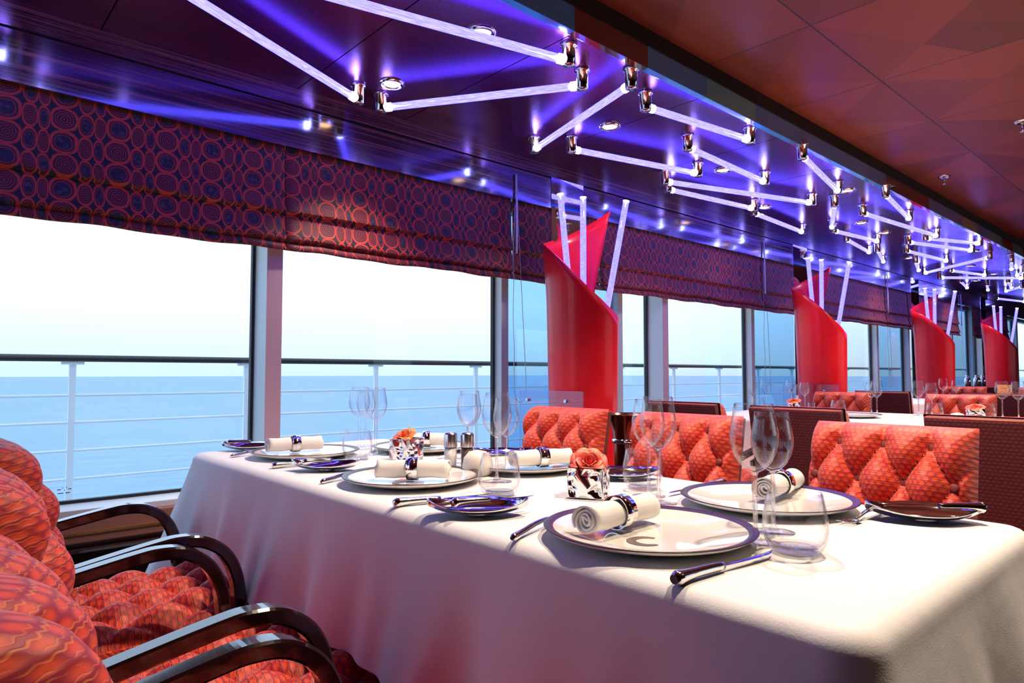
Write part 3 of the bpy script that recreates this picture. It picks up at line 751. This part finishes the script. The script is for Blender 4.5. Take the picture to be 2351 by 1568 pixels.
# ================================================================== TABLEWARE
def make_wine():
    t = thing('wine_glass', '', 'glass')
    bm = BM(); lathe(bm, [(.0, .103), (.006, .1035), (.014, .108), (.024, .119), (.031, .133), (.0345, .148), (.0345, .160), (.032, .175), (.0295, .19), (.0275, .204), (.0268, .2043), (.0262, .204), (.028, .19), (.0305, .175), (.033, .160), (.033, .148), (.0295, .134), (.0225, .121), (.013, .111), (0, .107)], 40); obj('bowl', bm, 'glass', t)
    bm = BM(); lathe(bm, [(0, .1035), (.0055, .103), (.004, .097), (.0036, .08), (.0036, .03), (.0045, .012), (.010, .005), (0, .005)], 20); obj('stem', bm, 'crystal', t)
    bm = BM(); lathe(bm, [(0, .0055), (.010, .005), (.025, .0022), (.0345, .0016), (.0345, .0006), (0, .0003)], 36); obj('foot', bm, 'glass', t)
    return t
def make_tumbler():
    t = thing('stemless_glass', '', 'glass')
    bm = BM(); lathe(bm, [(0, .0), (.026, .0), (.033, .004), (.040, .016), (.0435, .032), (.0425, .050), (.039, .068), (.0355, .084), (.0345, .0845), (.034, .084), (.0375, .068), (.041, .050), (.0418, .032), (.038, .018), (.030, .010), (0, .008)], 44); obj('bowl', bm, 'glass', t)
    bm = BM(); lathe(bm, [(0, .001), (.0255, .0012), (.031, .0045), (.029, .0085), (0, .0072)], 36); obj('thick_base', bm, 'crystal', t)
    return t
ZTOP = .7515
wg = make_wine(); wg.name = 'wine_glass'; st = make_tumbler(); used = {'w': False, 's': False}
GG = 'wine glasses on the tables'; GS = 'stemless glasses on the tables'
def wine(x, y, label, sc=1.0, z=ZTOP):
    if not used['w']: used['w'] = True; o = wg; o.location = (x, y, z); o['label'] = label; o['group'] = GG
    else: o = dup(wg, (x, y, z), random.uniform(0, 6), label, GG)
    o.scale = (sc, sc, sc); return o
def tumbler(x, y, label, z=ZTOP):
    if not used['s']: used['s'] = True; o = st; o.location = (x, y, z); o['label'] = label; o['group'] = GS
    else: o = dup(st, (x, y, z), 0, label, GS)
    return o
wine(-.497, .928, 'taller wine glass beside the nearest plate, behind the front stemless glass', 1.0)
wine(-.512, 1.012, 'shorter wine glass overlapping the taller one right of the nearest plate', .92)
tumbler(-.435, .922, 'largest looking stemless glass, in front at right')
wine(-.770, 1.072, 'right wine glass of the pair behind the nearest plate', 1.0)
wine(-.828, 1.119, 'left wine glass of the pair behind the nearest plate', .96)
tumbler(-.892, 1.184, 'stemless glass just right of the vase with the coral rose')
wine(-1.170, 1.008, 'larger wine glass standing behind the stemless glass by the cream dome', 1.0)
wine(-1.228, 1.088, 'smaller wine glass nested behind the larger one near the cream dome', .92)
tumbler(-1.044, .906, 'stemless glass in front of the cream dome')
wine(-1.462, 1.158, 'wine glass rising behind the salt and pepper shakers', .98)
wine(-1.54, 1.215, 'smaller wine glass behind the one over the shakers', .92)
wine(-1.808, 1.068, 'right wine glass of the window end cluster', 1.0)
wine(-1.975, 1.105, 'left wine glass of the window end cluster', 1.0)
wine(-2.045, 1.17, 'back wine glass of the window end cluster', .92)
tumbler(-1.752, .975, 'stemless glass in front of the window end wine glasses')

def make_plate():
    t = thing('charger_plate', '', 'plate')
    bm = BM(); lathe(bm, [(0, .004), (.085, .004), (.105, .006), (.148, .0165), (.157, .0185), (.1585, .0175), (.150, .012), (.11, .001), (.09, 0), (.085, .001), (0, .001)], 96); obj('dish', bm, 'porcelain', t)
    bm = BM(); lathe(bm, [(.1445, .0162), (.1572, .0192), (.1590, .0180), (.1572, .0184), (.1445, .0154)], 96); obj('rim_band', bm, 'platinum', t)
    bm = BM(); A = []
    for k in range(41):
        a = math.radians(97 + 250 * k / 40); w = .0028 + .0042 * math.sin(PI * k / 40)
        for r in (.0225 - w, .0225 + w): A.append(bm.verts.new((r * math.cos(a), r * math.sin(a), .0044)))
    for k in range(40): bm.faces.new([A[2 * k], A[2 * k + 1], A[2 * k + 3], A[2 * k + 2]])
    ret = bmesh.ops.extrude_face_region(bm, geom=bm.faces[:]); bmesh.ops.translate(bm, vec=(0, 0, .0004), verts=[v for v in ret['geom'] if isinstance(v, bmesh.types.BMVert)])
    obj('emblem', bm, 'emblem', t, loc=(.024, -.036, 0))
    return t
pl = None
PLATES = [(-.625, .842, 0., 'nearest white charger plate with a dark rim, in front of the coral rose vase'), (-1.300, .866, 0., 'white charger plate with a dark rim in front of the orange rose vase'),
 (-1.925, .897, 0., 'white charger plate on the near side at the window end'), (-.625, 1.212, 3.14, 'dark rimmed charger plate in front of the bright orange chair'),
 (-1.285, 1.205, 3.14, 'charger plate across the table in front of the chair at the red column'), (-1.81, 1.24, 3.14, 'charger plate half hidden behind the orange rose vase')]
for x, y, r, l in PLATES:
    if pl is None: pl = make_plate(); pl.location = (x, y, ZTOP); pl.rotation_euler = (0, 0, r); pl['label'] = l; pl['group'] = 'charger plates on the front table'
    else: dup(pl, (x, y, ZTOP), r, l, 'charger plates on the front table')

def make_napkin():
    t = thing('rolled_napkin', '', 'napkin')
    bm = BM(); NS = 110; turns = 3.6; L = .165; th = .0032
    def sp(k):
        a = k / NS * turns * 2 * PI; r = .004 + .0185 * k / NS; return (r * math.cos(a) * 1.04, r * math.sin(a) * .94)
    ps = [sp(k) for k in range(NS + 1)]; nl = 14; out = []
    for sd in (0, 1):
        for k in range(NS + 1):
            x, z = ps[k]; r = math.hypot(x, z); q = (r + (-th / 2 if sd == 0 else th / 2)) / r
            out.append([bm.verts.new((x * q, -L / 2 + L * j / nl + .003 * math.sin(k * .25) * (1 if j == nl else -1 if j == 0 else 0), z * q + .0008 * math.sin(j * 1.3 + k * .08))) for j in range(nl + 1)])
    def strip(A, B):
        for j in range(nl): f = bm.faces.new([A[j], A[j + 1], B[j + 1], B[j]]); f.smooth = True
    for k in range(NS): strip(out[k], out[k + 1]); strip(out[NS + 1 + k + 1], out[NS + 1 + k])
    strip(out[NS], out[2 * NS + 1]); strip(out[NS + 1], out[0])
    for k in range(NS):
        for j in (0, nl): bm.faces.new([out[k][j], out[k + 1][j], out[NS + 2 + k][j], out[NS + 1 + k][j]])
    obj('cloth_roll', bm, 'napkin', t, loc=(0, 0, .0245))
    return t
def make_ring():
    bm = BM(); seg = 40
    pr = [(.0262, -.0125), (.0262, .0125), (.0248, .0125), (.0248, -.0125)]
    rg = [[bm.verts.new((r * math.cos(2 * PI * k / seg), y, r * math.sin(2 * PI * k / seg))) for k in range(seg)] for r, y in pr]
    for i in range(4):
        a, b = rg[i], rg[(i + 1) % 4]
        for k in range(seg): f = bm.faces.new([a[k], a[(k + 1) % seg], b[(k + 1) % seg], b[k]]); f.smooth = i in (0, 2)
    o = obj('napkin_ring', bm, 'chrome'); return o
np0 = None
for x, y, r, l, lr in [(-.672, .832, .03, 'rolled white napkin on the nearest plate, coiled end towards us', 'chrome ring around the napkin on the nearest plate'),
 (-1.288, .858, -.73, 'rolled white napkin lying square across the plate before the orange rose', 'chrome ring around the napkin before the orange rose'),
 (-1.990, .893, -.15, 'rolled white napkin on the near plate at the window end', 'chrome ring on the napkin at the window end'),
 (-.635, 1.285, .12, 'rolled white napkin behind the big stemless glass, seen end on', 'chrome ring seen through the big stemless glass'),
 (-1.243, 1.225, -.34, 'rolled white napkin left of the coral rose vase', 'chrome ring on the napkin left of the coral rose vase'),
 (-1.835, 1.275, -.70, 'rolled white napkin behind the orange rose vase', 'chrome ring on the napkin behind the orange rose vase')]:
    z = ZTOP + .006
    if np0 is None:
        np0 = make_napkin(); np0.location = (x, y, z); np0.rotation_euler = (0, 0, r); np0['label'] = l; np0['group'] = 'rolled napkins on the plates'
        rg0 = make_ring(); rg0.location = (x, y, z + .0262); rg0.rotation_euler = (0, 0, r); tag(rg0, lr, 'napkin ring', 'chrome napkin rings')
    else:
        dup(np0, (x, y, z), r, l, 'rolled napkins on the plates')
        o = rg0.copy(); COL.objects.link(o); o.location = (x, y, z + .0262); o.rotation_euler = (0, 0, r); o['label'] = lr

def make_knife(L=.215, name='table_knife'):
    t = thing(name, '', 'knife')
    bm = BM(); hl = L * .44; pts = []; rad = []
    for k in range(15):
        q = k / 14; pts.append((0, q * hl, .0052 + .001 * math.sin(q * PI))); rad.append(.0084 - .0030 * q + .0012 * math.cos(q * 2 * PI) * (1 - q))
    rad[0] *= .6; tubepath(bm, pts, rad, 10)
    for k in range(5): pass
    obj('handle', bm, 'silver', t)
    bm = BM(); N = 18; rows = []
    for k in range(N + 1):
        q = k / N; y = hl - .004 + (L - hl) * q; w = .0048 + .0048 * math.sin(min(1, q * 1.5) * PI / 2) if q < .75 else .0096 * (1 - ((q - .75) / .25) ** 1.8)
        b = -.004 * (1 if q > .04 else q / .04)
        rows.append([bm.verts.new(p) for p in [(b, y, .0050), (b + w * .5, y, .0058), (b + w + .001, y, .0052), (b + w * .5, y, .0046)]])
    for a, b in zip(rows, rows[1:]):
        for k in range(4): bm.faces.new([a[k], a[(k + 1) % 4], b[(k + 1) % 4], b[k]])
    bm.faces.new(rows[0]); bm.faces.new(rows[-1][::-1])
    obj('blade', bm, 'silver', t)
    return t
def make_fork():
    t = thing('table_fork', '', 'fork'); L = .205
    bm = BM(); P = [(0, 0, .004), (0, .03, .0065), (0, .07, .011), (0, .11, .012), (0, .14, .007), (0, .155, .0035)]
    pts = curve_pts(P, 4); rad = [.0062 - .0034 * min(1, k / (len(pts) * .7)) for k in range(len(pts))]; rad[0] = .003; tubepath(bm, pts, rad, 10); obj('handle', bm, 'silver', t)
    bm = BM(); box(bm, -.0105, .0105, .152, .170, .0015, .0035, bev=.0008)
    for s in range(4):
        x = -.0093 + s * .0062; tubepath(bm, [(x, .168, .0026), (x, .185, .0035), (x, .207, .0075)], [.0015, .0013, .0006], 6)
    obj('tines', bm, 'silver', t); return t
kn = None
def place(proto, made, x, y, z, r, l, g, sc=1):
    if not made: proto.location = (x, y, z); proto.rotation_euler = (0, 0, r); proto['label'] = l; proto['group'] = g; o = proto
    else: o = dup(proto, (x, y, z), r, l, g)
    o.scale = (sc,) * 3
    return o
kn = make_knife()
for i, (a, b, l) in enumerate([((-.466, .676), (-.449, .87), 'silver table knife in front of the big stemless glass'), ((-1.086, .680), (-1.045, .848), 'silver table knife in front of the plate before the orange rose'),
    ((-1.733, .714), (-1.716, .90), 'silver table knife right of the window end plate'), ((-1.615, 1.36), (-1.61, 1.17), 'silver table knife behind the orange rose vase'),
    ((-.80, 1.36), (-.805, 1.16), 'silver table knife left of the plate by the orange chair')]):
    place(kn, i > 0, a[0], a[1], ZTOP + .001, math.atan2(-(b[0] - a[0]), b[1] - a[1]), l, 'table knives on the front table')
fk = make_fork()
for i, (a, b, l) in enumerate([((-.746, .672), (-.812, .884), 'silver fork with its handle sticking out left of the nearest plate'), ((-1.417, .698), (-1.475, .87), 'silver fork left of the plate before the orange rose'),
    ((-2.035, .715), (-2.10, .90), 'silver fork left of the window end plate'), ((-.452, 1.345), (-.458, 1.16), 'silver fork right of the plate by the orange chair, under the silver dish')]):
    place(fk, i > 0, a[0], a[1], ZTOP, math.atan2(-(b[0] - a[0]), b[1] - a[1]), l, 'table forks on the front table')

def make_dish():
    t = thing('bread_dish', '', 'dish')
    bm = BM(); NU, NV = 40, 12; G = []
    for i in range(NU + 1):
        q = i / NU; y = -.088 + .176 * q; wv = .047 * math.sin(PI * min(1, max(0, q))) ** .75 + .0005; row = []
        for j in range(NV + 1):
            s = -1 + 2 * j / NV; x = s * wv; rise = .004 + .012 * abs(s) ** 2.2 + .014 * (abs(2 * q - 1)) ** 3
            rise += .008 * max(0, -s) ** 2 * math.sin(PI * q)
            row.append(bm.verts.new((x, y, rise)))
        G.append(row)
    for a, b in zip(G, G[1:]):
        for j in range(NV): f = bm.faces.new([a[j], a[j + 1], b[j + 1], b[j]]); f.smooth = True
    o = obj('leaf_bowl', bm, 'chrome', t); md = o.modifiers.new('sol', 'SOLIDIFY'); md.thickness = .0022; md.offset = 1
    bm = BM(); lathe(bm, [(0, 0), (.020, 0), (.024, .004), (0, .005)], 24); obj('foot', bm, 'chrome', t)
    return t
ds = make_dish(); bk = make_knife(.165, 'butter_knife')
for i, (x, y, r, l) in enumerate([(-.925, .752, -.72, 'silver leaf shaped bread dish between the nearest plate and the middle plate'), (-1.605, .805, -.72, 'silver leaf dish between the middle and window end plates'),
    (-2.185, .83, -.6, 'silver leaf dish at the left end of the table'), (-.385, 1.285, -.95, 'silver leaf dish in front of the bright orange chair'),
    (-1.005, 1.262, -.72, 'silver leaf dish behind the vase with the coral rose'), (-1.50, 1.315, -.72, 'silver leaf dish behind the shakers')]):
    place(ds, i > 0, x, y, ZTOP, r, l, 'leaf shaped bread dishes')
for i, (a, b, l) in enumerate([((-.925, .695), (-.882, .852), 'butter knife across the dish left of the nearest plate'), ((-1.60, .738), (-1.562, .91), 'butter knife across the dish left of the middle plate'),
    ((-2.215, .765), (-2.165, .92), 'butter knife across the dish at the left end'), ((-.305, 1.33), (-.43, 1.22), 'butter knife laid in the dish before the orange chair')]):
    o = place(bk, i > 0, a[0], a[1], ZTOP + .0215, math.atan2(-(b[0] - a[0]), b[1] - a[1]), l, 'butter knives on the bread dishes')

# hammered cube vases with roses
def make_vase(label, x, y, rz, seed):
    rnd = random.Random(seed); t = thing('cube_vase', label, 'vase', (x, y, ZTOP), rz)
    hw, H = .0365, .0605; bm = BM(); N = 34
    dents = []
    for f in range(4):
        dents.append([(rnd.uniform(-.85, .85), rnd.uniform(.08, .92), rnd.uniform(0, PI), rnd.uniform(.10, .20), rnd.uniform(.22, .42)) for _ in range(11)])
    rings = []
    for j in range(N + 1):
        z = H * j / N; ring = []
        for f in range(4):
            ca, sa = math.cos(f * PI / 2), math.sin(f * PI / 2)
            for i in range(N):
                u = -1 + 2 * i / N; d = 0
                for (du, dv, da, wa, wb) in dents[f]:
                    a = u - du; b = (z / H - dv) * 1.7; p = a * math.cos(da) + b * math.sin(da); q = -a * math.sin(da) + b * math.cos(da)
                    e = (p / wb) ** 2 + (q / wa) ** 2
                    if e < 1: d += (1 - e) ** 1.5 * .0042
                X = hw - min(d, .006) + .0008 * math.sin(u * 5 + z * 90); Y = u * hw
                r = 1 - .05 * max(0, abs(u) - .9) * 10
                ring.append(bm.verts.new(((X * ca - Y * sa) * r, (X * sa + Y * ca) * r, z)))
        rings.append(ring)
    n4 = 4 * N
    for a, b in zip(rings, rings[1:]):
        for k in range(n4): f = bm.faces.new([a[k], a[(k + 1) % n4], b[(k + 1) % n4], b[k]]); f.smooth = True
    bm.faces.new(rings[0][::-1])
    inn = [bm.verts.new((v.co.x * .9, v.co.y * .9, H)) for v in rings[-1]]; inb = [bm.verts.new((v.co.x * .88, v.co.y * .88, H - .012)) for v in rings[-1]]
    for k in range(n4): bm.faces.new([rings[-1][k], rings[-1][(k + 1) % n4], inn[(k + 1) % n4], inn[k]]); bm.faces.new([inn[k], inn[(k + 1) % n4], inb[(k + 1) % n4], inb[k]])
    bm.faces.new(inb)
    obj('hammered_cube', bm, 'chrome', t); return t
def make_rose(label, x, y, z, mat, rx, rz, sc=1.0, seed=3, grass=False):
    rnd = random.Random(seed); t = thing('rose', label, 'flower', (x, y, z), 0)
    hd = None; cnt = [1, 3, 4, 5, 6, 7]; bm = BM()
    for L, c in enumerate(cnt):
        for k in range(c):
            a0 = 2 * PI * k / c + L * 1.1 + rnd.uniform(-.12, .12); R = .0030 + .0046 * L; hgt = .030 - .0016 * L + rnd.uniform(-.001, .001)
            wid = {1: 2.6, 3: 1.25, 4: 1.0, 5: .85, 6: .72, 7: .64}[c]; G = []
            for i in range(11):
                s = -1 + i / 5; row = []
                for j in range(9):
                    q = j / 8; wq = math.sin(min(1, q * 1.7 + .12) * PI / 2) * (1 - .35 * max(0, q - .7) / .3 * s * s)
                    a = a0 + s * wid * wq; ht = hgt * q - .006 * s * s * q * q
                    r = R * (.30 + .85 * math.sin(min(1, q * 1.25) * PI / 2)) - (.004 if L < 3 else -.001) * q * q
                    if q > .72: r += (q - .72) * (.010 + .006 * L) * (.3 if L < 2 else 1); ht -= (q - .72) ** 2 * .06 * (L / 3)
                    r += .0009 * s + .0010 * math.sin(s * 4 + L + k) * q
                    row.append(bm.verts.new((max(.0005, r) * math.cos(a), max(.0005, r) * math.sin(a), ht - .0004 * L)))
                G.append(row)
            for A, B in zip(G, G[1:]):
                for j in range(8): f = bm.faces.new([A[j], A[j + 1], B[j + 1], B[j]]); f.smooth = True
    o = obj('bloom', bm, mat, t, loc=(0, 0, .012), rot=(rx, 0, rz)); o.scale = (sc,) * 3
    bm = BM(); tubepath(bm, [(0, 0, -.005), (0, 0, .010), (.001, 0, .02)], .003, 8); obj('stem', bm, 'stem', t)
    if grass:
        for a, b in [((.018, -.006, .0), (-.004, .014, .052)), ((-.002, .016, .045), (.004, .018, .0)), ((.020, .004, .0), (.012, .02, .034))]:
            bm = BM(); tubepath(bm, [a, tuple((p + q) / 2 + .002 for p, q in zip(a, b)), b], .0012, 6); obj('grass_blade', bm, 'stem', t)
    else:
        bm = BM(); tubepath(bm, curve_pts([(.012, .016, .0), (.020, .022, .022), (.022, .02, .034)], 4), .0007, 5); obj('twig', bm, 'leaf', t)
    return t
make_vase('hammered silver cube vase holding the coral rose', -.915, 1.035, .50, 4)
make_rose('coral pink rose in the nearer cube vase', -.915, 1.035, ZTOP + .049, 'rose_pink', .75, .8, .92, 3)
make_vase('hammered silver cube vase holding the orange rose', -1.658, 1.082, .30, 9)
make_rose('orange rose with grass blades in the farther cube vase', -1.660, 1.080, ZTOP + .048, 'rose_orange', .5, .3, .85, 8, True)

# shakers and dome
def shaker(x, y, label, fill):
    t = thing('shaker', label, 'shaker', (x, y, ZTOP), 0, 'salt and pepper shakers')
    bm = BM(); lathe(bm, [(0, 0), (.0165, 0), (.0172, .002), (.0172, .056), (0, .056)], 28); obj('glass_body', bm, 'glass', t)
    bm = BM(); lathe(bm, [(0, .003), (.0152, .003), (.0152, .052), (0, .052)], 24); obj('contents', bm, fill, t)
    bm = BM(); lathe(bm, [(.0178, .054), (.0178, .086), (.0165, .090), (.010, .0925), (0, .093)], 28); obj('steel_cap', bm, 'steel', t)
shaker(-1.432, 1.072, 'salt shaker with white contents and steel cap', 'salt'); shaker(-1.402, 1.104, 'pepper shaker with brown contents and steel cap', 'pepper')
bm = BM(); lathe(bm, [(0, 0), (.030, 0), (.036, .006), (.038, .022), (.034, .042), (.022, .056), (0, .061)], 36)
tag(obj('cream_dome', bm, 'cream', loc=(-1.285, 1.045, ZTOP)), 'cream rounded dome between the pepper shaker and the stemless glass', 'ornament')

# wine bucket on a stand behind the table
t = thing('wine_bucket', 'dark copper wine bucket between the two tufted chairs across the table', 'bucket', (-1.745, 2.24, 0))
bm = BM(); lathe(bm, [(0, .56), (.062, .56), (.068, .60), (.072, .70), (.078, .76), (.094, .828), (.098, .832), (.094, .830), (.074, .76), (.064, .60), (0, .59)], 40); obj('bucket', bm, 'copper', t)
bm = BM(); lathe(bm, [(.076, .712), (.080, .716), (.080, .726), (.076, .730)], 40); obj('stand_hoop', bm, 'chrome', t)
bm = BM(); lathe(bm, [(0, 0), (.12, 0), (.12, .012), (.02, .03), (.012, .05), (.012, .56), (0, .56)], 28); obj('stand', bm, 'chrome', t)

# ================================================================== THINGS ON THE FAR TABLES
FT = [(-2.30, 4.47, 1.0, 'far wine glass against the window, left one of the pair before the second column'), (-2.36, 4.40, .92, 'smaller far wine glass against the window, behind its pair'),
 (-2.10, 4.43, 1.0, 'far wine glass just left of the second red column'), (-2.04, 4.50, .92, 'smaller far wine glass touching the second red column'),
 (-1.53, 4.34, 1.0, 'larger wine glass of the far pair right of the second column'), (-1.59, 4.42, .94, 'smaller wine glass of the far pair right of the second column'),
 (-1.33, 4.42, 1.0, 'left glass of the far pair above the white plate edge'), (-1.25, 4.38, .94, 'right glass of the far pair above the white plate edge'),
 (-.94, 4.50, 1.0, 'left glass of the far pair at the right edge'), (-.86, 4.46, 1.0, 'right glass of the far pair cut by the right edge')]
for x, y, sc, l in FT: wine(x, y, l, sc)
for x, y, sc, l in [(-1.78, 6.55, 1.0, 'tiny far wine glass left of the menu card'), (-1.70, 6.60, .92, 'tiny far wine glass second left of the menu card'), (-1.12, 6.62, 1.0, 'tiny far wine glass right of the menu card')]: wine(x, y, l, sc)
for x, y, l in [(-1.72, 4.25, 'far stemless glass left of the far wine pair'), (-1.20, 4.25, 'far stemless glass beside the white dome'), (-.98, 4.35, 'far stemless glass near the right edge'), (-2.26, 4.28, 'far stemless glass before the window')]: tumbler(x, y, l)
for x, y, l in [(-1.55, 4.0, 'far charger plate on the second table'), (-.85, 3.95, 'far charger plate on the second table at the right edge')]: dup(pl, (x, y, ZTOP), 0, l, 'charger plates on the second table')
bm = BM(); lathe(bm, [(0, 0), (.022, 0), (.022, .055), (.0205, .055), (.0205, .006), (0, .006)], 24)
tag(obj('candle_glass', bm, 'glass', loc=(-1.95, 4.40, ZTOP)), 'small straight candle glass in front of the orange chair at the second column', 'glass')
bm = BM(); lathe(bm, [(0, 0), (.03, 0), (.036, .01), (.03, .022), (0, .03)], 28)
tag(obj('cream_dome', bm, 'cream', loc=(-1.12, 4.36, ZTOP)), 'far cream dome above the dark chair back at right', 'ornament')
make_vase('far silver cube vase under the orange rose by the second column', -2.02, 4.30, .5, 5); make_rose('far orange rose before the second red column', -2.02, 4.30, ZTOP + .044, 'rose_orange', .3, 0, 1.1, 5)
make_vase('far silver cube vase at right under a pink rose', -1.0, 4.22, .5, 6); make_rose('far pink rose right of the white dome', -1.0, 4.22, ZTOP + .044, 'rose_pink', .3, 0, 1.1, 6)
# menu card on the third table
t = thing('menu_card', 'orange menu card standing on the third table', 'menu', (-1.36, 6.60, ZTOP), .75)
bm = BM(); box(bm, -.055, .055, -.002, .002, .012, .155); obj('card', bm, 'card', t)
for z, w in ((.125, .035), (.095, .045), (.085, .012), (.065, .04)):
    bm = BM(); box(bm, -w, w, -.0028, -.002, z, z + .004); obj('print_line', bm, 'card_line', t)
bm = BM(); box(bm, -.04, .04, -.02, .02, 0, .014, bev=.003); obj('card_foot', bm, 'chrome', t)
# sideboard with bottles under the far window
t = thing('sideboard', 'dark sideboard by the far window between the third and fourth columns', 'sideboard', (-2.55, 10.3, 0))
bm = BM(); box(bm, -.25, .25, -.45, .45, 0, .78, bev=.01); obj('body', bm, 'lacquer', t)
bm = BM(); box(bm, -.27, .27, -.47, .47, .78, .81, bev=.004); obj('worktop', bm, 'lacquer', t)
bot = None
for k, (x, y, l) in enumerate([(-2.45, 10.02, 'leftmost steel flask on the far sideboard'), (-2.4, 10.22, 'second steel flask on the far sideboard'), (-2.42, 10.36, 'third steel flask on the far sideboard'), (-2.42, 10.60, 'rightmost steel flask on the far sideboard')]):
    bm = BM(); lathe(bm, [(0, 0), (.035, 0), (.036, .10), (.030, .125), (.016, .14), (.02, .15), (.02, .165), (0, .168)], 20)
    tag(obj('steel_flask', bm, 'chrome', loc=(x, y, .81)), l, 'flask', 'flasks on the far sideboard')
# far end of the room
t = thing('back_bar', 'dark back bar with olive tiles at the far right', 'bar', (-.9, 15.6, 0))
bm = BM(); box(bm, -1.3, 1.5, -.3, .3, 0, 1.15, bev=.01); obj('body', bm, 'olive', t)
bm = BM(); box(bm, -1.35, 1.55, -.34, .34, 1.15, 1.2); obj('worktop', bm, 'black', t)
t = thing('table_lamp', 'white table lamp on the far bar at the right edge', 'lamp', (-1.3, 15.5, 1.2))
bm = BM(); lathe(bm, [(.11, .12), (.16, .42)], 28); lathe(bm, [(.108, .12), (.158, .42)], 28); obj('lamp_shade', bm, 'shade', t)
bm = BM(); lathe(bm, [(0, 0), (.07, 0), (.07, .015), (.015, .03), (.015, .2), (0, .2)], 20); obj('base', bm, 'chrome', t)
bm = BM(); box(bm, -.12, .12, -.06, .06, 0, .2, bev=.004)
tag(obj('gold_box', bm, 'goldbox', loc=(-1.7, 13.6, .80)), 'gold box on a pedestal beside the fourth red column', 'box')
bm = BM(); box(bm, -1.85, -1.55, 13.45, 13.75, 0, .80, bev=.005); o = obj('pedestal', bm, 'lacquer'); tag(o, 'dark pedestal under the gold box', 'pedestal')
